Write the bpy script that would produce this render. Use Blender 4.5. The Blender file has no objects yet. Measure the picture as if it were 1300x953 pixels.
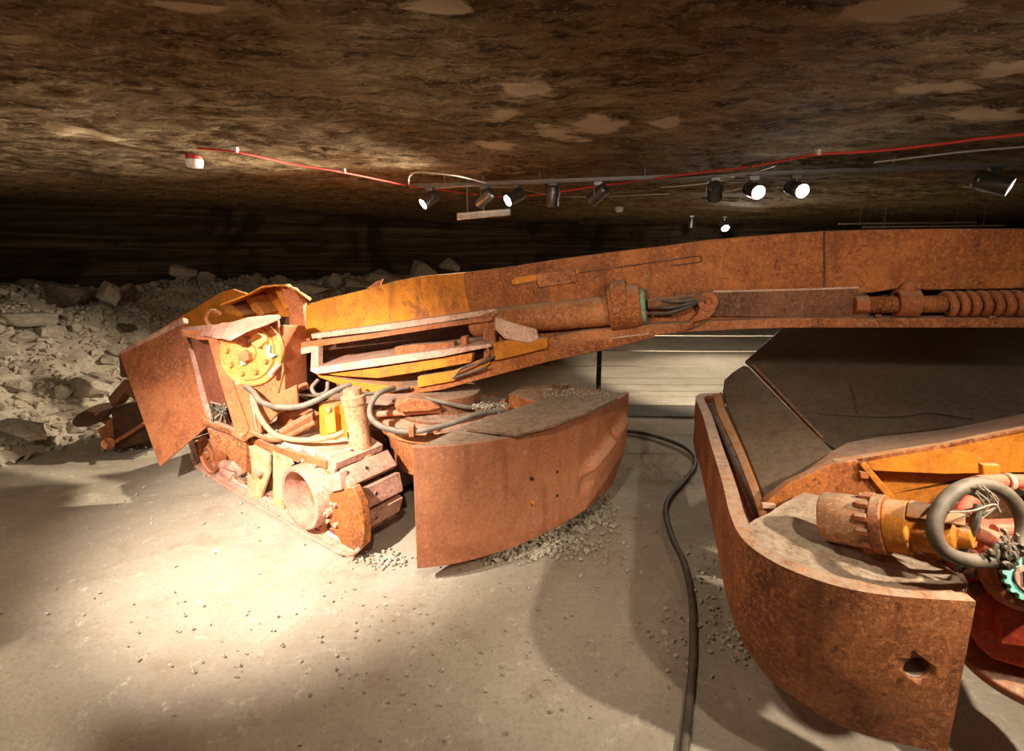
import bpy, bmesh, math, random
from mathutils import Vector as V, Matrix, noise
random.seed(7)
C = bpy.context.scene.collection
# ---------------------------------------------------------------- camera model
F = 620.0; CX = 650.0; CY = 431.0; TH = math.atan(113/620.0); CH = 1.6
CT, ST = math.cos(TH), math.sin(TH)
CAM = V((0, 0, CH))
def ray(px, py):
    xc = (px-CX)/F; yc = (CY-py)/F
    return V((xc, CT+yc*ST, -ST+yc*CT))
def P(px, py, Y):
    r = ray(px, py); return CAM + r*(Y/r.y)
def G(px, py, z=0.0):
    r = ray(px, py); return CAM + r*((z-CH)/r.z)
class Plane:
    def __init__(s, p, n): s.p = V(p); s.n = V(n).normalized()
    def hit(s, px, py, off=0.0):
        r = ray(px, py); q = s.p + s.n*off
        return CAM + r*((q-CAM).dot(s.n)/r.dot(s.n))
def vplane(a, b):            # vertical plane through two ground points; normal points away from camera
    d = V((b[0]-a[0], b[1]-a[1], 0)).normalized(); n = V((-d.y, d.x, 0))
    if (V((a[0], a[1], CH))-CAM).dot(n) < 0: n = -n
    return Plane((a[0], a[1], 0), n)
def plane3(a, b, c):
    n = (b-a).cross(c-a).normalized()
    if (a-CAM).dot(n) < 0: n = -n
    return Plane(a, n)

# ---------------------------------------------------------------- materials
class NT:
    def __init__(s, name):
        s.m = bpy.data.materials.new(name); s.m.use_nodes = True
        s.n = s.m.node_tree.nodes; s.l = s.m.node_tree.links
        s.b = s.n['Principled BSDF']; s.co = s.n.new('ShaderNodeTexCoord').outputs['Object']
    def noise(s, sc, det=8, rough=.6, dist=0, stretch=None):
        t = s.n.new('ShaderNodeTexNoise'); t.inputs['Scale'].default_value = sc
        t.inputs['Detail'].default_value = det; t.inputs['Roughness'].default_value = rough
        t.inputs['Distortion'].default_value = dist
        if stretch:
            mp = s.n.new('ShaderNodeMapping'); mp.inputs['Scale'].default_value = stretch
            s.l.new(s.co, mp.inputs['Vector']); s.l.new(mp.outputs[0], t.inputs['Vector'])
        else: s.l.new(s.co, t.inputs['Vector'])
        return t.outputs['Fac']
    def ramp(s, fac, stops):
        r = s.n.new('ShaderNodeValToRGB'); s.l.new(fac, r.inputs['Fac'])
        e = r.color_ramp.elements
        while len(e) < len(stops): e.new(.5)
        for el, (p, c) in zip(e, stops):
            el.position = p; el.color = (*c, 1) if not isinstance(c, (int, float)) else (c, c, c, 1)
        return r.outputs['Color']
    def mix(s, f, a, b, mode='MIX'):
        m = s.n.new('ShaderNodeMix'); m.data_type = 'RGBA'; m.blend_type = mode
        for v, i in ((f, 0), (a, 6), (b, 7)):
            if isinstance(v, tuple): m.inputs[i].default_value = (*v, 1)
            elif isinstance(v, (int, float)): m.inputs[i].default_value = v
            else: s.l.new(v, m.inputs[i])
        return m.outputs[2]
    def math(s, op, a, b):
        m = s.n.new('ShaderNodeMath'); m.operation = op; m.use_clamp = True
        for v, i in ((a, 0), (b, 1)):
            if isinstance(v, (int, float)): m.inputs[i].default_value = v
            else: s.l.new(v, m.inputs[i])
        return m.outputs[0]
    def up(s, lo=.55, hi=.95):
        g = s.n.new('ShaderNodeNewGeometry'); x = s.n.new('ShaderNodeSeparateXYZ')
        s.l.new(g.outputs['Normal'], x.inputs[0])
        mr = s.n.new('ShaderNodeMapRange'); mr.inputs[1].default_value = lo; mr.inputs[2].default_value = hi
        s.l.new(x.outputs['Z'], mr.inputs[0]); return mr.outputs[0]
    def bump(s, h, st=.4, d=.01):
        b = s.n.new('ShaderNodeBump'); b.inputs['Strength'].default_value = st; b.inputs['Distance'].default_value = d
        s.l.new(h, b.inputs['Height']); s.l.new(b.outputs[0], s.b.inputs['Normal'])
    def out(s, col, rough=.8, metal=0.0, spec=.3):
        if isinstance(col, tuple): s.b.inputs['Base Color'].default_value = (*col, 1)
        else: s.l.new(col, s.b.inputs['Base Color'])
        if isinstance(rough, (int, float)): s.b.inputs['Roughness'].default_value = rough
        else: s.l.new(rough, s.b.inputs['Roughness'])
        s.b.inputs['Metallic'].default_value = metal
        s.b.inputs['Specular IOR Level'].default_value = spec
        return s.m
DUST = (.50, .37, .25)
def rust(name, dark, mid, light, paint=None, pamt=.5, dust=.6, sc=3.0, speck=.5, rough=.62, pits=.35):
    t = NT(name)
    a = t.noise(sc, 10, .68, .5)
    c = t.ramp(a, [(.34, dark), (.49, mid), (.66, light)])
    if paint:
        pm = t.noise(2.3, 12, .75, .6)
        pc = t.mix(t.ramp(t.noise(6, 8, .7), [(.38, 0.0), (.62, 1.0)]), tuple(v*.72 for v in paint), tuple(min(1, v*1.12) for v in paint))
        c = t.mix(t.ramp(pm, [(pamt-.02, 1.0), (pamt+.02, 0.0)]), c, pc)
    # fine orange grains and dark pits
    f = t.noise(70, 5, .75)
    c = t.mix(t.ramp(f, [(.50, 0.0), (.60, min(1, speck*1.3))]), c, tuple(min(1, v*1.35) for v in light))
    f2 = t.noise(38, 8, .8)
    c = t.mix(t.ramp(f2, [(.36, min(1, speck*1.7)), (.45, 0.0)]), c, tuple(v*.5 for v in dark))
    f3 = t.noise(12, 10, .8, .4)
    c = t.mix(t.ramp(f3, [(.34, min(1, speck*1.2)), (.44, 0.0)]), c, dark)
    # stains that run down the metal
    st = t.noise(3.2, 8, .7, .2, (3, 3, .45))
    c = t.mix(t.ramp(st, [(.36, .45), (.48, 0.0)]), c, tuple(v*.8 for v in dark))
    if dust > 0:
        dn = t.ramp(t.noise(26, 9, .8), [(.38, .15), (.56, 1.0)])
        dm = t.math('MULTIPLY', t.math('MULTIPLY', t.up(), dn), dust)
        c = t.mix(dm, c, DUST)
        bl = t.math('MULTIPLY', t.ramp(t.noise(7, 9, .8), [(.52, 0.0), (.62, 1.0)]), t.ramp(t.noise(48, 6, .8), [(.54, 0.0), (.60, .75*dust)]))
        c = t.mix(bl, c, (.62, .44, .28))
    h = t.math('ADD', t.math('MULTIPLY', t.noise(75, 6, .75), .45), t.math('MULTIPLY', f3, .7))
    t.bump(h, min(1, pits*1.7), .012)
    return t.out(c, rough, .0, .35)
M = {}
M['rust'] = rust('rust_plate', (.15, .045, .015), (.36, .11, .034), (.55, .20, .065), dust=.75)
M['rust_red'] = rust('rust_red_plate', (.20, .055, .018), (.40, .115, .036), (.55, .185, .065), dust=.7, sc=2.0, speck=.35)
M['interior'] = rust('shaded_interior_red', (.10, .025, .01), (.20, .05, .02), (.28, .075, .03), dust=.2, speck=.3)  # red darkened so the shade inside the housing sits in the colour
M['shade_steel'] = rust('shaded_steel', (.03, .013, .007), (.075, .03, .014), (.12, .05, .022), dust=.15, speck=.4)  # near-black steel: shade of recesses and bays put into the colour
M['deck'] = rust('gravelly_dusty_deck', (.10, .05, .025), (.24, .13, .07), (.38, .23, .13), dust=1.0, sc=8, speck=.6, pits=.6)
M['fender'] = rust('fender_rust', (.27, .085, .036), (.41, .138, .058), (.53, .20, .088), dust=.8, sc=1.6, speck=.28)
M['rust_dark'] = rust('rust_dark', (.06, .025, .012), (.17, .065, .028), (.28, .11, .045), dust=.7)
M['boom'] = rust('boom_rust', (.15, .040, .012), (.34, .095, .022), (.52, .165, .035), paint=(.66, .20, .015), pamt=.395, dust=.7, sc=2.2, speck=.5)
M['boom_yellow'] = rust('boom_yellow_paint', (.22, .07, .02), (.50, .15, .02), (.66, .23, .03), paint=(.78, .25, .012), pamt=.52, dust=.6, sc=4.0, speck=.35)
M['orange'] = rust('orange_paint', (.34, .10, .014), (.58, .18, .016), (.68, .23, .02), paint=(.70, .225, .012), pamt=.56, dust=.7, speck=.3)
M['orange_dull'] = rust('orange_dull', (.16, .05, .012), (.40, .13, .018), (.54, .18, .022), paint=(.52, .165, .012), pamt=.55, dust=.8, speck=.35)
M['red'] = rust('red_paint', (.28, .035, .014), (.64, .065, .025), (.75, .11, .04), dust=.5, speck=.3)
M['redpink'] = rust('faded_red_pipe', (.5, .12, .06), (.70, .20, .10), (.78, .30, .18), dust=.5, speck=.2)
M['pinkdust'] = rust('dusty_track_steel', (.32, .13, .08), (.54, .26, .175), (.66, .38, .27), dust=.45, sc=6, speck=.4)
M['cylrust'] = rust('cylinder_rust', (.30, .11, .04), (.50, .22, .10), (.60, .34, .18), dust=.6, sc=7, speck=.5)
M['cream'] = rust('cream_yellow_paint', (.42, .20, .08), (.60, .38, .18), (.72, .54, .30), dust=.5, sc=8, speck=.4)
M['yellow'] = rust('yellow_label_paint', (.65, .42, .05), (.78, .55, .04), (.82, .62, .10), dust=.2, sc=8, speck=.1)
M['cover'] = rust('orange_cover', (.42, .13, .03), (.62, .22, .045), (.72, .33, .10), paint=(.66, .23, .04), pamt=.5, dust=.4, sc=6, speck=.3)
M['verdigris'] = rust('verdigris', (.12, .16, .09), (.20, .30, .18), (.34, .46, .30), dust=.2, sc=20, speck=.3)
M['verd_bright'] = rust('green_paint_flakes', (.15, .35, .22), (.25, .55, .38), (.40, .66, .48), dust=.2, sc=20, speck=.3)
M['green'] = rust('green_gear', (.12, .45, .30), (.22, .66, .48), (.40, .74, .58), dust=.2, sc=20, speck=.3)
M['hopper'] = rust('dusty_hopper_steel', (.075, .045, .026), (.11, .07, .042), (.15, .098, .06), dust=.15, sc=2.2, speck=.25, pits=.2)
M['lip'] = rust('worn_channel_edge', (.48, .22, .13), (.68, .38, .26), (.78, .52, .38), dust=.4, sc=9, speck=.3)
def rubber(name, c1, c2, dust=.5):
    t = NT(name); c = t.ramp(t.noise(14, 7), [(.35, c1), (.65, c2)])
    dm = t.math('MULTIPLY', t.math('MULTIPLY', t.up(.1, .9), t.ramp(t.noise(30, 6), [(.3, .3), (.6, 1.0)])), dust)
    c = t.mix(dm, c, (.42, .33, .24)); t.bump(t.noise(80, 4), .2, .004)
    return t.out(c, .6, 0, .4)
M['hose'] = rubber('grey_hose', (.09, .07, .048), (.22, .17, .12))
M['hose_big'] = rubber('thick_dusty_hose', (.06, .042, .026), (.17, .12, .075), .45)
M['hose_dark'] = rubber('dark_hose', (.035, .03, .022), (.09, .07, .05), .45)
M['hose_orange'] = rubber('orange_hose', (.45, .20, .09), (.62, .34, .18), .4)
M['cable'] = rubber('floor_cable_rubber', (.03, .024, .017), (.075, .06, .042), .3)
M['wire'] = rubber('dusty_wire', (.22, .18, .12), (.4, .32, .22), .5)
def plain(name, c, rough=.5, metal=0.0, spec=.5, n=.15):
    t = NT(name)
    col = t.mix(t.ramp(t.noise(18, 6), [(.3, 0.0), (.7, 1.0)]), tuple(v*(1-n) for v in c), tuple(min(1, v*(1+n)) for v in c))
    t.bump(t.noise(120, 3), .08, .002)
    return t.out(col, rough, metal, spec)
M['spot'] = plain('spotlight_metal', (.16, .14, .12), .32, .7, .5)
M['rail'] = plain('track_metal', (.20, .18, .16), .45, .3, .5)
M['fin'] = plain('heater_casing', (.50, .44, .36), .4, .5, .5)
M['black'] = plain('black_void', (.02, .017, .013), .7)
M['redplastic'] = plain('red_plastic', (.5, .03, .02), .4)
M['whiteplastic'] = plain('white_plastic', (.72, .66, .56), .4)
M['redcable'] = plain('red_cable', (.62, .05, .03), .5)
M['greycable'] = plain('pale_cable', (.50, .42, .32), .6)
M['post'] = plain('post_dark', (.05, .035, .028), .45, .3)
M['steelrope'] = plain('pale_reflection_bar', (.62, .52, .38), .35, .4)
M['mat'] = plain('shadow_strip_paint', (.10, .075, .05), .8)  # brown of the floor strip that stands in for a shadow
def emis(name, c, st):
    m = bpy.data.materials.new(name); m.use_nodes = True; b = m.node_tree.nodes['Principled BSDF']
    b.inputs['Emission Color'].default_value = (*c, 1); b.inputs['Emission Strength'].default_value = st
    b.inputs['Base Color'].default_value = (.8, .8, .8, 1); return m
M['lens'] = emis('lamp_lens', (1, .96, .88), 60)
def mat_floor():
    t = NT('salt_floor')
    c = t.ramp(t.noise(.9, 10, .65, .5), [(.34, (.36, .29, .205)), (.5, (.46, .385, .285)), (.66, (.56, .48, .365))])
    c = t.mix(t.ramp(t.noise(3.2, 10, .7, .3, (1, 1.6, 1)), [(.57, 0.0), (.66, .5)]), c, (.32, .22, .135))
    c = t.mix(t.ramp(t.noise(60, 6, .75), [(.40, .4), (.5, 0.0)]), c, (.30, .24, .165))
    c = t.mix(t.ramp(t.noise(13, 10, .82), [(.57, 0.0), (.63, .65)]), c, (.72, .64, .50))
    c = t.mix(t.ramp(t.noise(5, 8, .7, 1.5, (.4, 3, 1)), [(.60, 0.0), (.66, .25)]), c, (.62, .54, .42))
    t.bump(t.math('ADD', t.math('MULTIPLY', t.noise(70, 6, .75), .5), t.noise(13, 9, .8)), .5, .012)
    return t.out(c, .75, 0, .25)
def mat_rock(name, a, b, c_, sc=5, layered=False):
    t = NT(name)
    n = t.noise(sc, 10, .68, .5, (1, 1, 5) if layered else None)
    c = t.ramp(n, [(.3, a), (.5, b), (.72, c_)])
    c = t.mix(t.ramp(t.noise(45, 6, .75), [(.36, .6), (.5, 0.0)]), c, a)
    t.bump(t.math('ADD', t.math('MULTIPLY', t.noise(60, 6, .7), .6), n), .6, .02)
    return t.out(c, .85, 0, .2)
M['floor'] = mat_floor()
M['rubble'] = mat_rock('salt_rubble', (.26, .20, .13), (.46, .38, .27), (.60, .52, .40), 4)
M['rock'] = mat_rock('salt_rock', (.28, .22, .145), (.44, .36, .26), (.60, .52, .40), 5)
M['rock_dark'] = mat_rock('dark_layered_rock', (.05, .035, .02), (.15, .105, .065), (.28, .21, .14), 5, True)
M['crumb'] = mat_rock('salt_crumbs', (.38, .31, .2), (.58, .50, .37), (.74, .66, .52), 12)
def mat_wall():
    t = NT('banded_mine_wall')
    c = t.ramp(t.noise(1.6, 10, .7, .6, (.25, .25, 9)), [(.34, (.025, .016, .009)), (.52, (.10, .066, .036)), (.72, (.26, .185, .11))])
    c = t.mix(t.ramp(t.noise(.9, 8, .6, 1.2), [(.40, .75), (.52, 0.0)]), c, (.02, .012, .006))
    t.bump(t.noise(3, 10, .7, .3, (.5, .5, 8)), .7, .05)
    return t.out(c, .9, 0, .15)
def mat_ceiling():
    t = NT('rough_salt_ceiling')
    n = t.noise(1.7, 14, .78, .9, (.7, 1.3, 1))
    c = t.ramp(n, [(.36, (.075, .045, .019)), (.48, (.19, .125, .060)), (.58, (.29, .205, .105)), (.70, (.46, .31, .17))])
    f = t.noise(11, 12, .82, .5, (.6, 1.5, 1))
    c = t.mix(t.ramp(f, [(.49, 0.0), (.60, .8)]), c, (.48, .36, .20))
    c = t.mix(t.ramp(t.noise(9, 12, .82, .3, (.7, 1.4, 1)), [(.41, .9), (.49, 0.0)]), c, (.035, .019, .007))
    c = t.mix(t.ramp(t.noise(42, 6, .8), [(.56, 0.0), (.64, .7)]), c, (.55, .42, .25))
    a = t.n.new('ShaderNodeAttribute'); a.attribute_name = 'flake'
    mx = t.math('ADD', t.math('MULTIPLY', a.outputs['Fac'], .45), t.math('MULTIPLY', t.noise(6, 12, .82, .6, (.7, 1.4, 1)), .9))
    pm = t.ramp(mx, [(.62, 0.0), (.72, 1.0)])
    c = t.mix(pm, c, (.66, .51, .32))
    t.bump(t.math('ADD', t.math('MULTIPLY', f, .8), t.math('MULTIPLY', t.noise(30, 8, .8), .5)), .9, .03)
    return t.out(c, .9, 0, .12)
M['wall'] = mat_wall(); M['ceiling'] = mat_ceiling()

# ---------------------------------------------------------------- mesh builder
class MB:
    def __init__(s): s.v = []; s.f = []
    def add(s, vs, fs):
        o = len(s.v); s.v += [V(v) for v in vs]; s.f += [tuple(i+o for i in f) for f in fs]; return s
    def prism(s, pts, vec):
        n = len(pts); vec = V(vec)
        s.add(list(pts)+[V(p)+vec for p in pts],
              [tuple(range(n)), tuple(range(2*n-1, n-1, -1))]+[(i, (i+1) % n, (i+1) % n+n, i+n) for i in range(n)]); return s
    def px(s, plane, pix, th, off=0.0):
        return s.prism([plane.hit(x, y, off) for x, y in pix], plane.n*th)
    def box(s, c, ax, ay, az):      # half axes
        c = V(c); ax = V(ax); ay = V(ay); az = V(az)
        s.prism([c-ax-ay-az, c+ax-ay-az, c+ax+ay-az, c-ax+ay-az], az*2); return s
    def cyl(s, a, b, r0, r1=None, n=24, cap=True):
        return s.lathe(a, V(b)-V(a), [(0, r0), ((V(b)-V(a)).length, r0 if r1 is None else r1)], n, cap)
    def lathe(s, a, ax, prof, n=28, cap=True, closed=False, ang=(0, math.tau), ref=None):
        a = V(a); z = V(ax).normalized()
        x = (V(ref) if ref else (V((0, 0, 1)) if abs(z.z) < .9 else V((1, 0, 0)))); x = (x-z*x.dot(z)).normalized(); y = z.cross(x)
        full = abs(ang[1]-ang[0]-math.tau) < 1e-6; m = n if full else n+1
        vs = []
        for h, r in prof:
            for i in range(m):
                t = ang[0]+(ang[1]-ang[0])*i/n
                vs.append(a+z*h+x*(r*math.cos(t))+y*(r*math.sin(t)))
        fs = []; k = len(prof)
        for j in range(k if closed else k-1):
            j2 = (j+1) % k
            for i in range(n):
                i2 = (i+1) % m
                fs.append((j*m+i, j*m+i2, j2*m+i2, j2*m+i))
        if cap and not closed:
            fs.append(tuple(range(m-1, -1, -1))); fs.append(tuple((k-1)*m+i for i in range(m)))
        elif closed and not full:
            fs.append(tuple(j*m for j in range(k))); fs.append(tuple(j*m+m-1 for j in range(k-1, -1, -1)))
        s.add(vs, fs); return s
    def tube(s, pts, r, n=10, smooth=6, closed=False):
        pts = [V(p) for p in pts]
        if smooth and len(pts) > 2:
            out = []; N = len(pts)
            rng = range(N) if closed else range(N-1)
            for i in rng:
                p1 = pts[i]; p2 = pts[(i+1) % N]
                p0 = pts[i-1] if (i > 0 or closed) else p1*2-p2
                p3 = pts[(i+2) % N] if (i+2 < N or closed) else p2*2-p1
                for k in range(smooth):
                    t = k/smooth
                    out.append(.5*((2*p1)+(p2-p0)*t+(2*p0-5*p1+4*p2-p3)*t*t+(3*p1-p0-3*p2+p3)*t**3))
            if not closed: out.append(pts[-1])
            pts = out
        N = len(pts); vs = []; up = None
        for i, p in enumerate(pts):
            a = pts[i-1] if (i > 0 or closed) else p; b = pts[(i+1) % N] if (i < N-1 or closed) else p
            t = (b-a).normalized() if (b-a).length > 1e-9 else V((1, 0, 0))
            if up is None:
                up = V((0, 0, 1)) if abs(t.z) < .9 else V((1, 0, 0))
            up = (up-t*up.dot(t)); up = up.normalized() if up.length > 1e-6 else t.orthogonal().normalized()
            w = t.cross(up); rr = r(i/(N-1)) if callable(r) else r
            for k in range(n):
                q = math.tau*k/n; vs.append(p+up*(math.cos(q)*rr)+w*(math.sin(q)*rr))
        fs = []
        for i in range(N if closed else N-1):
            j = (i+1) % N
            for k in range(n): fs.append((i*n+k, i*n+(k+1) % n, j*n+(k+1) % n, j*n+k))
        if not closed: fs += [tuple(range(n-1, -1, -1)), tuple((N-1)*n+k for k in range(n))]
        s.add(vs, fs); return s
    def sheet(s, grid, vec):        # solid shell: grid[i][j] and the same shifted by vec(i,j)
        R = len(grid); K = len(grid[0]); vf = vec if callable(vec) else (lambda i, j: V(vec))
        vs = [V(grid[i][j]) for i in range(R) for j in range(K)]+[V(grid[i][j])+vf(i, j) for i in range(R) for j in range(K)]
        o = R*K; fs = []
        for i in range(R-1):
            for j in range(K-1):
                a = i*K+j; b = a+1; c = a+K+1; d = a+K
                fs.append((a, b, c, d)); fs.append((d+o, c+o, b+o, a+o))
        edge = [j for j in range(K)]+[i*K+K-1 for i in range(1, R)]+[(R-1)*K+j for j in range(K-2, -1, -1)]+[i*K for i in range(R-2, 0, -1)]
        for a, b in zip(edge, edge[1:]+edge[:1]): fs.append((b, a, a+o, b+o))
        s.add(vs, fs); return s
    def sphere(s, c, r, n=12, sx=1, sy=1, sz=1):
        prof = [(-r*math.cos(math.pi*i/n), max(1e-4, r*math.sin(math.pi*i/n))) for i in range(n+1)]
        o = len(s.v); s.lathe(c, (0, 0, 1), prof, n*2)
        for i in range(o, len(s.v)):
            d = s.v[i]-V(c); s.v[i] = V(c)+V((d.x*sx, d.y*sy, d.z*sz))
        return s
    def build(s, name, mat, parent=None, bevel=0.0, smooth=35, org=None, lab=None, bseg=2):
        me = bpy.data.meshes.new(name)
        o0 = V(org) if org is not None else (V(parent['_org']) if parent is not None else V((0, 0, 0)))
        me.from_pydata([v-o0 for v in s.v], [], s.f)
        bm = bmesh.new(); bm.from_mesh(me)
        bmesh.ops.recalc_face_normals(bm, faces=bm.faces); bm.to_mesh(me); bm.free()
        me.materials.append(M[mat] if isinstance(mat, str) else mat)
        if smooth:
            me.shade_smooth(); me.set_sharp_from_angle(angle=math.radians(smooth))
        ob = bpy.data.objects.new(name, me); C.objects.link(ob)
        if parent is not None: ob.parent = parent
        else: ob.location = o0
        ob['_org'] = list(o0)
        if bevel:
            b = ob.modifiers.new('bevel', 'BEVEL'); b.width = bevel; b.segments = bseg; b.limit_method = 'ANGLE'; b.angle_limit = math.radians(35)
            b.harden_normals = False
        if lab: ob['label'] = lab
        return ob
def tag(o, label, cat, group=None, kind=None):
    o['label'] = label; o['category'] = cat
    if group: o['group'] = group
    if kind: o['kind'] = kind
    return o
def thing(name, loc, label, cat, group=None):
    o = bpy.data.objects.new(name, None); C.objects.link(o); o.location = loc; o['_org'] = list(loc)
    o.empty_display_size = .1
    return tag(o, label, cat, group)
def lerp(a, b, t): return a+(b-a)*t
def fbm(p, o=5): return noise.fractal(p, .9, 2.1, o)

# ================================================================= SETTING
def boundary_y(pts, x):
    for (a, b), (c, d) in zip(pts, pts[1:]):
        if a <= x <= c: return b+(d-b)*(x-a)/(c-a)
    return pts[0][1] if x < pts[0][0] else pts[-1][1]
def gridmesh(name, x0, x1, y0, y1, st, zf, mat):
    nx = int((x1-x0)/st)+1; ny = int((y1-y0)/st)+1
    vs = [V((x0+i*st, y0+j*st, 0)) for j in range(ny) for i in range(nx)]
    for v in vs: v.z = zf(v.x, v.y)
    fs = [(j*nx+i, j*nx+i+1, (j+1)*nx+i+1, (j+1)*nx+i) for j in range(ny-1) for i in range(nx-1)]
    me = bpy.data.meshes.new(name); me.from_pydata(vs, [], fs); me.shade_smooth(); me.materials.append(M[mat])
    o = bpy.data.objects.new(name, me); C.objects.link(o); return o
fl = gridmesh('floor', -9, 11, -2.5, 13, .07, lambda x, y: .012*fbm(V((x*.8, y*.8, 0)), 3)-.012+.004*noise.noise(V((x*6, y*6, 2))), 'floor')
fl['kind'] = 'structure'
CZ = 2.15
FLK = [(660, 118, 40, 14), (640, 150, 30, 10), (700, 172, 50, 13), (760, 165, 45, 12), (840, 158, 30, 8), (1190, 118, 60, 14), (1235, 150, 70, 10), (1150, 15, 110, 22), (110, 175, 40, 22), (630, 190, 30, 8), (1290, 85, 50, 16), (240, 15, 60, 8), (560, 12, 50, 9)]
def flake_at(x, y):
    v = 0.0
    for px, py, a, b in FLK:
        c = G(px, py, CZ); e = G(px+a, py, CZ); f = G(px, py-b, CZ)
        dx = (x-c.x)/abs(e.x-c.x); dy = (y-c.y)/max(.02, abs(f.y-c.y))
        d = math.sqrt(dx*dx+dy*dy)*.8+.5*noise.noise(V((x*4, y*7, 5)))+.4*noise.noise(V((x*12, y*22, 5)))
        v = max(v, min(1, max(0, (1.0-d)/.9)))*1.0
    return v
def ceil_z(x, y):
    n = fbm(V((x*.7, y*1.1, 3)), 6)
    n2 = noise.noise(V((x*1.6, y*2.6, 9)))
    step = math.floor(n2*4+fbm(V((x*3, y*4, 1)), 4)*.8)/4
    return CZ+.022*n+.018*step+.014*fbm(V((x*9, y*12, 4)), 4)+.015
ce = gridmesh('ceiling', -9, 11, -2.5, 13, .04, lambda x, y: ceil_z(x, y), 'ceiling')
me = ce.data; at = me.attributes.new('flake', 'FLOAT', 'POINT')
at.data.foreach_set('value', [flake_at(v.co.x, v.co.y) if v.co.y < 5.5 else 0.0 for v in me.vertices])
ce['kind'] = 'structure'
WALL = [(-9, 4.4), (-7, 5.6), (-4.6, 6.9), (-3, 8.1), (-1, 9.4), (1.5, 10.4), (4, 10.9), (11, 10.6)]
def wall(name, pts, out):
    grid = []; N = 150; segs = []
    L = [0]
    for a, b in zip(pts, pts[1:]): L.append(L[-1]+math.dist(a, b))
    for k in range(N+1):
        t = L[-1]*k/N
        for i in range(len(pts)-1):
            if t <= L[i+1]+1e-9: break
        f = (t-L[i])/(L[i+1]-L[i]); x = lerp(pts[i][0], pts[i+1][0], f); y = lerp(pts[i][1], pts[i+1][1], f)
        row = []
        for j in range(46):
            z = -.05+2.35*j/45
            d = .22*fbm(V((x*.5, y*.5, z*.6)), 4)+.07*math.floor(3*noise.noise(V((x*.3, y*.3, z*5))))/3+.02*fbm(V((x*4, y*4, z*9)), 4)
            row.append(V((x+out[0]*d, y+out[1]*d, z)))
        grid.append(row)
    mb = MB(); mb.sheet(grid, V((out[0]*.4, out[1]*.4, 0)))
    o = mb.build(name, 'wall', smooth=60); o['kind'] = 'structure'; return o
wall('wall_back', WALL, (.3, .95))
wall('wall_left', [(-8.8, 4.6), (-8.8, 1), (-8.8, -2.4)], (-1, 0))
wall('wall_right', [(10.6, -2.4), (10.6, 4), (10.6, 10.7)], (1, 0))
wall('wall_front', [(-8.9, -2.4), (0, -2.4), (10.7, -2.4)], (0, -1))

# ================================================================= RUBBLE HEAP
BD = [(-9, 2.4), (-6, 2.75), (-3.95, 3.45), (-3.75, 3.9), (-3.45, 4.5), (-2.9, 5.2), (-1.6, 6.5), (0.0, 8.0), (.9, 9.6), (1.2, 10.3)]
def sdist(x, y):
    best = 1e9; sg = 1
    for (a, b), (c, d) in zip(BD, BD[1:]):
        ux, uy = c-a, d-b; t = max(0, min(1, ((x-a)*ux+(y-b)*uy)/(ux*ux+uy*uy)))
        px_, py_ = a+ux*t, b+uy*t; q = math.hypot(x-px_, y-py_)
        if q < best: best = q; sg = 1 if (ux*(y-b)-uy*(x-a)) > 0 else -1
    return best*sg
def heap(x, y):
    d = sdist(x, y)+.18*noise.noise(V((x*1.3, y*1.3, 0)))
    if d < 0: return -.05+max(-.06, d*.3)
    t = min(1, d/2.1); h = 1.14*(1-(1-t)**1.7)
    return h+(.13*fbm(V((x*1.1, y*1.1, 7)), 3)+.05*fbm(V((x*5, y*5, 2)), 4))*min(1, d*2.5)
def mkheap():
    st = .06; x0, x1, y0, y1 = -8.8, 1.6, 2.2, 10.2
    nx = int((x1-x0)/st)+1; ny = int((y1-y0)/st)+1; idx = {}; vs = []; fs = []
    for j in range(ny):
        for i in range(nx):
            x = x0+i*st; y = y0+j*st
            if sdist(x, y) > -.12 and y < boundary_y(WALL, x)+.15: idx[i, j] = len(vs); vs.append(V((x, y, heap(x, y))))
    for (i, j) in idx:
        q = [(i, j), (i+1, j), (i+1, j+1), (i, j+1)]
        if all(k in idx for k in q): fs.append(tuple(idx[k] for k in q))
    mb = MB(); mb.v = vs; mb.f = fs
    return mb
def rockmesh(seed, flat=.75, npts=16, sub=2, rough=.09):
    rnd = random.Random(seed); bm = bmesh.new()
    for _ in range(npts):
        v = V((rnd.gauss(0, 1), rnd.gauss(0, 1), rnd.gauss(0, 1))).normalized()
        bm.verts.new(V((v.x*1.0, v.y*rnd.uniform(.7, .9), v.z*flat)))
    r = bmesh.ops.convex_hull(bm, input=bm.verts)
    dead = list({g for g in r['geom_interior']+r['geom_unused'] if isinstance(g, bmesh.types.BMVert)})
    bmesh.ops.delete(bm, geom=dead, context='VERTS')
    if sub:
        bmesh.ops.subdivide_edges(bm, edges=bm.edges[:], cuts=sub, use_grid_fill=True)
        bmesh.ops.triangulate(bm, faces=bm.faces[:])
        for v in bm.verts: v.co += v.co.normalized()*rough*noise.noise(v.co*2.3+V((seed, 0, 0)))+v.co.normalized()*rough*.5*noise.noise(v.co*7+V((seed, 0, 0)))
    me = bpy.data.meshes.new('salt_rock'); bm.to_mesh(me); bm.free(); return me
hm = mkheap()
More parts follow.
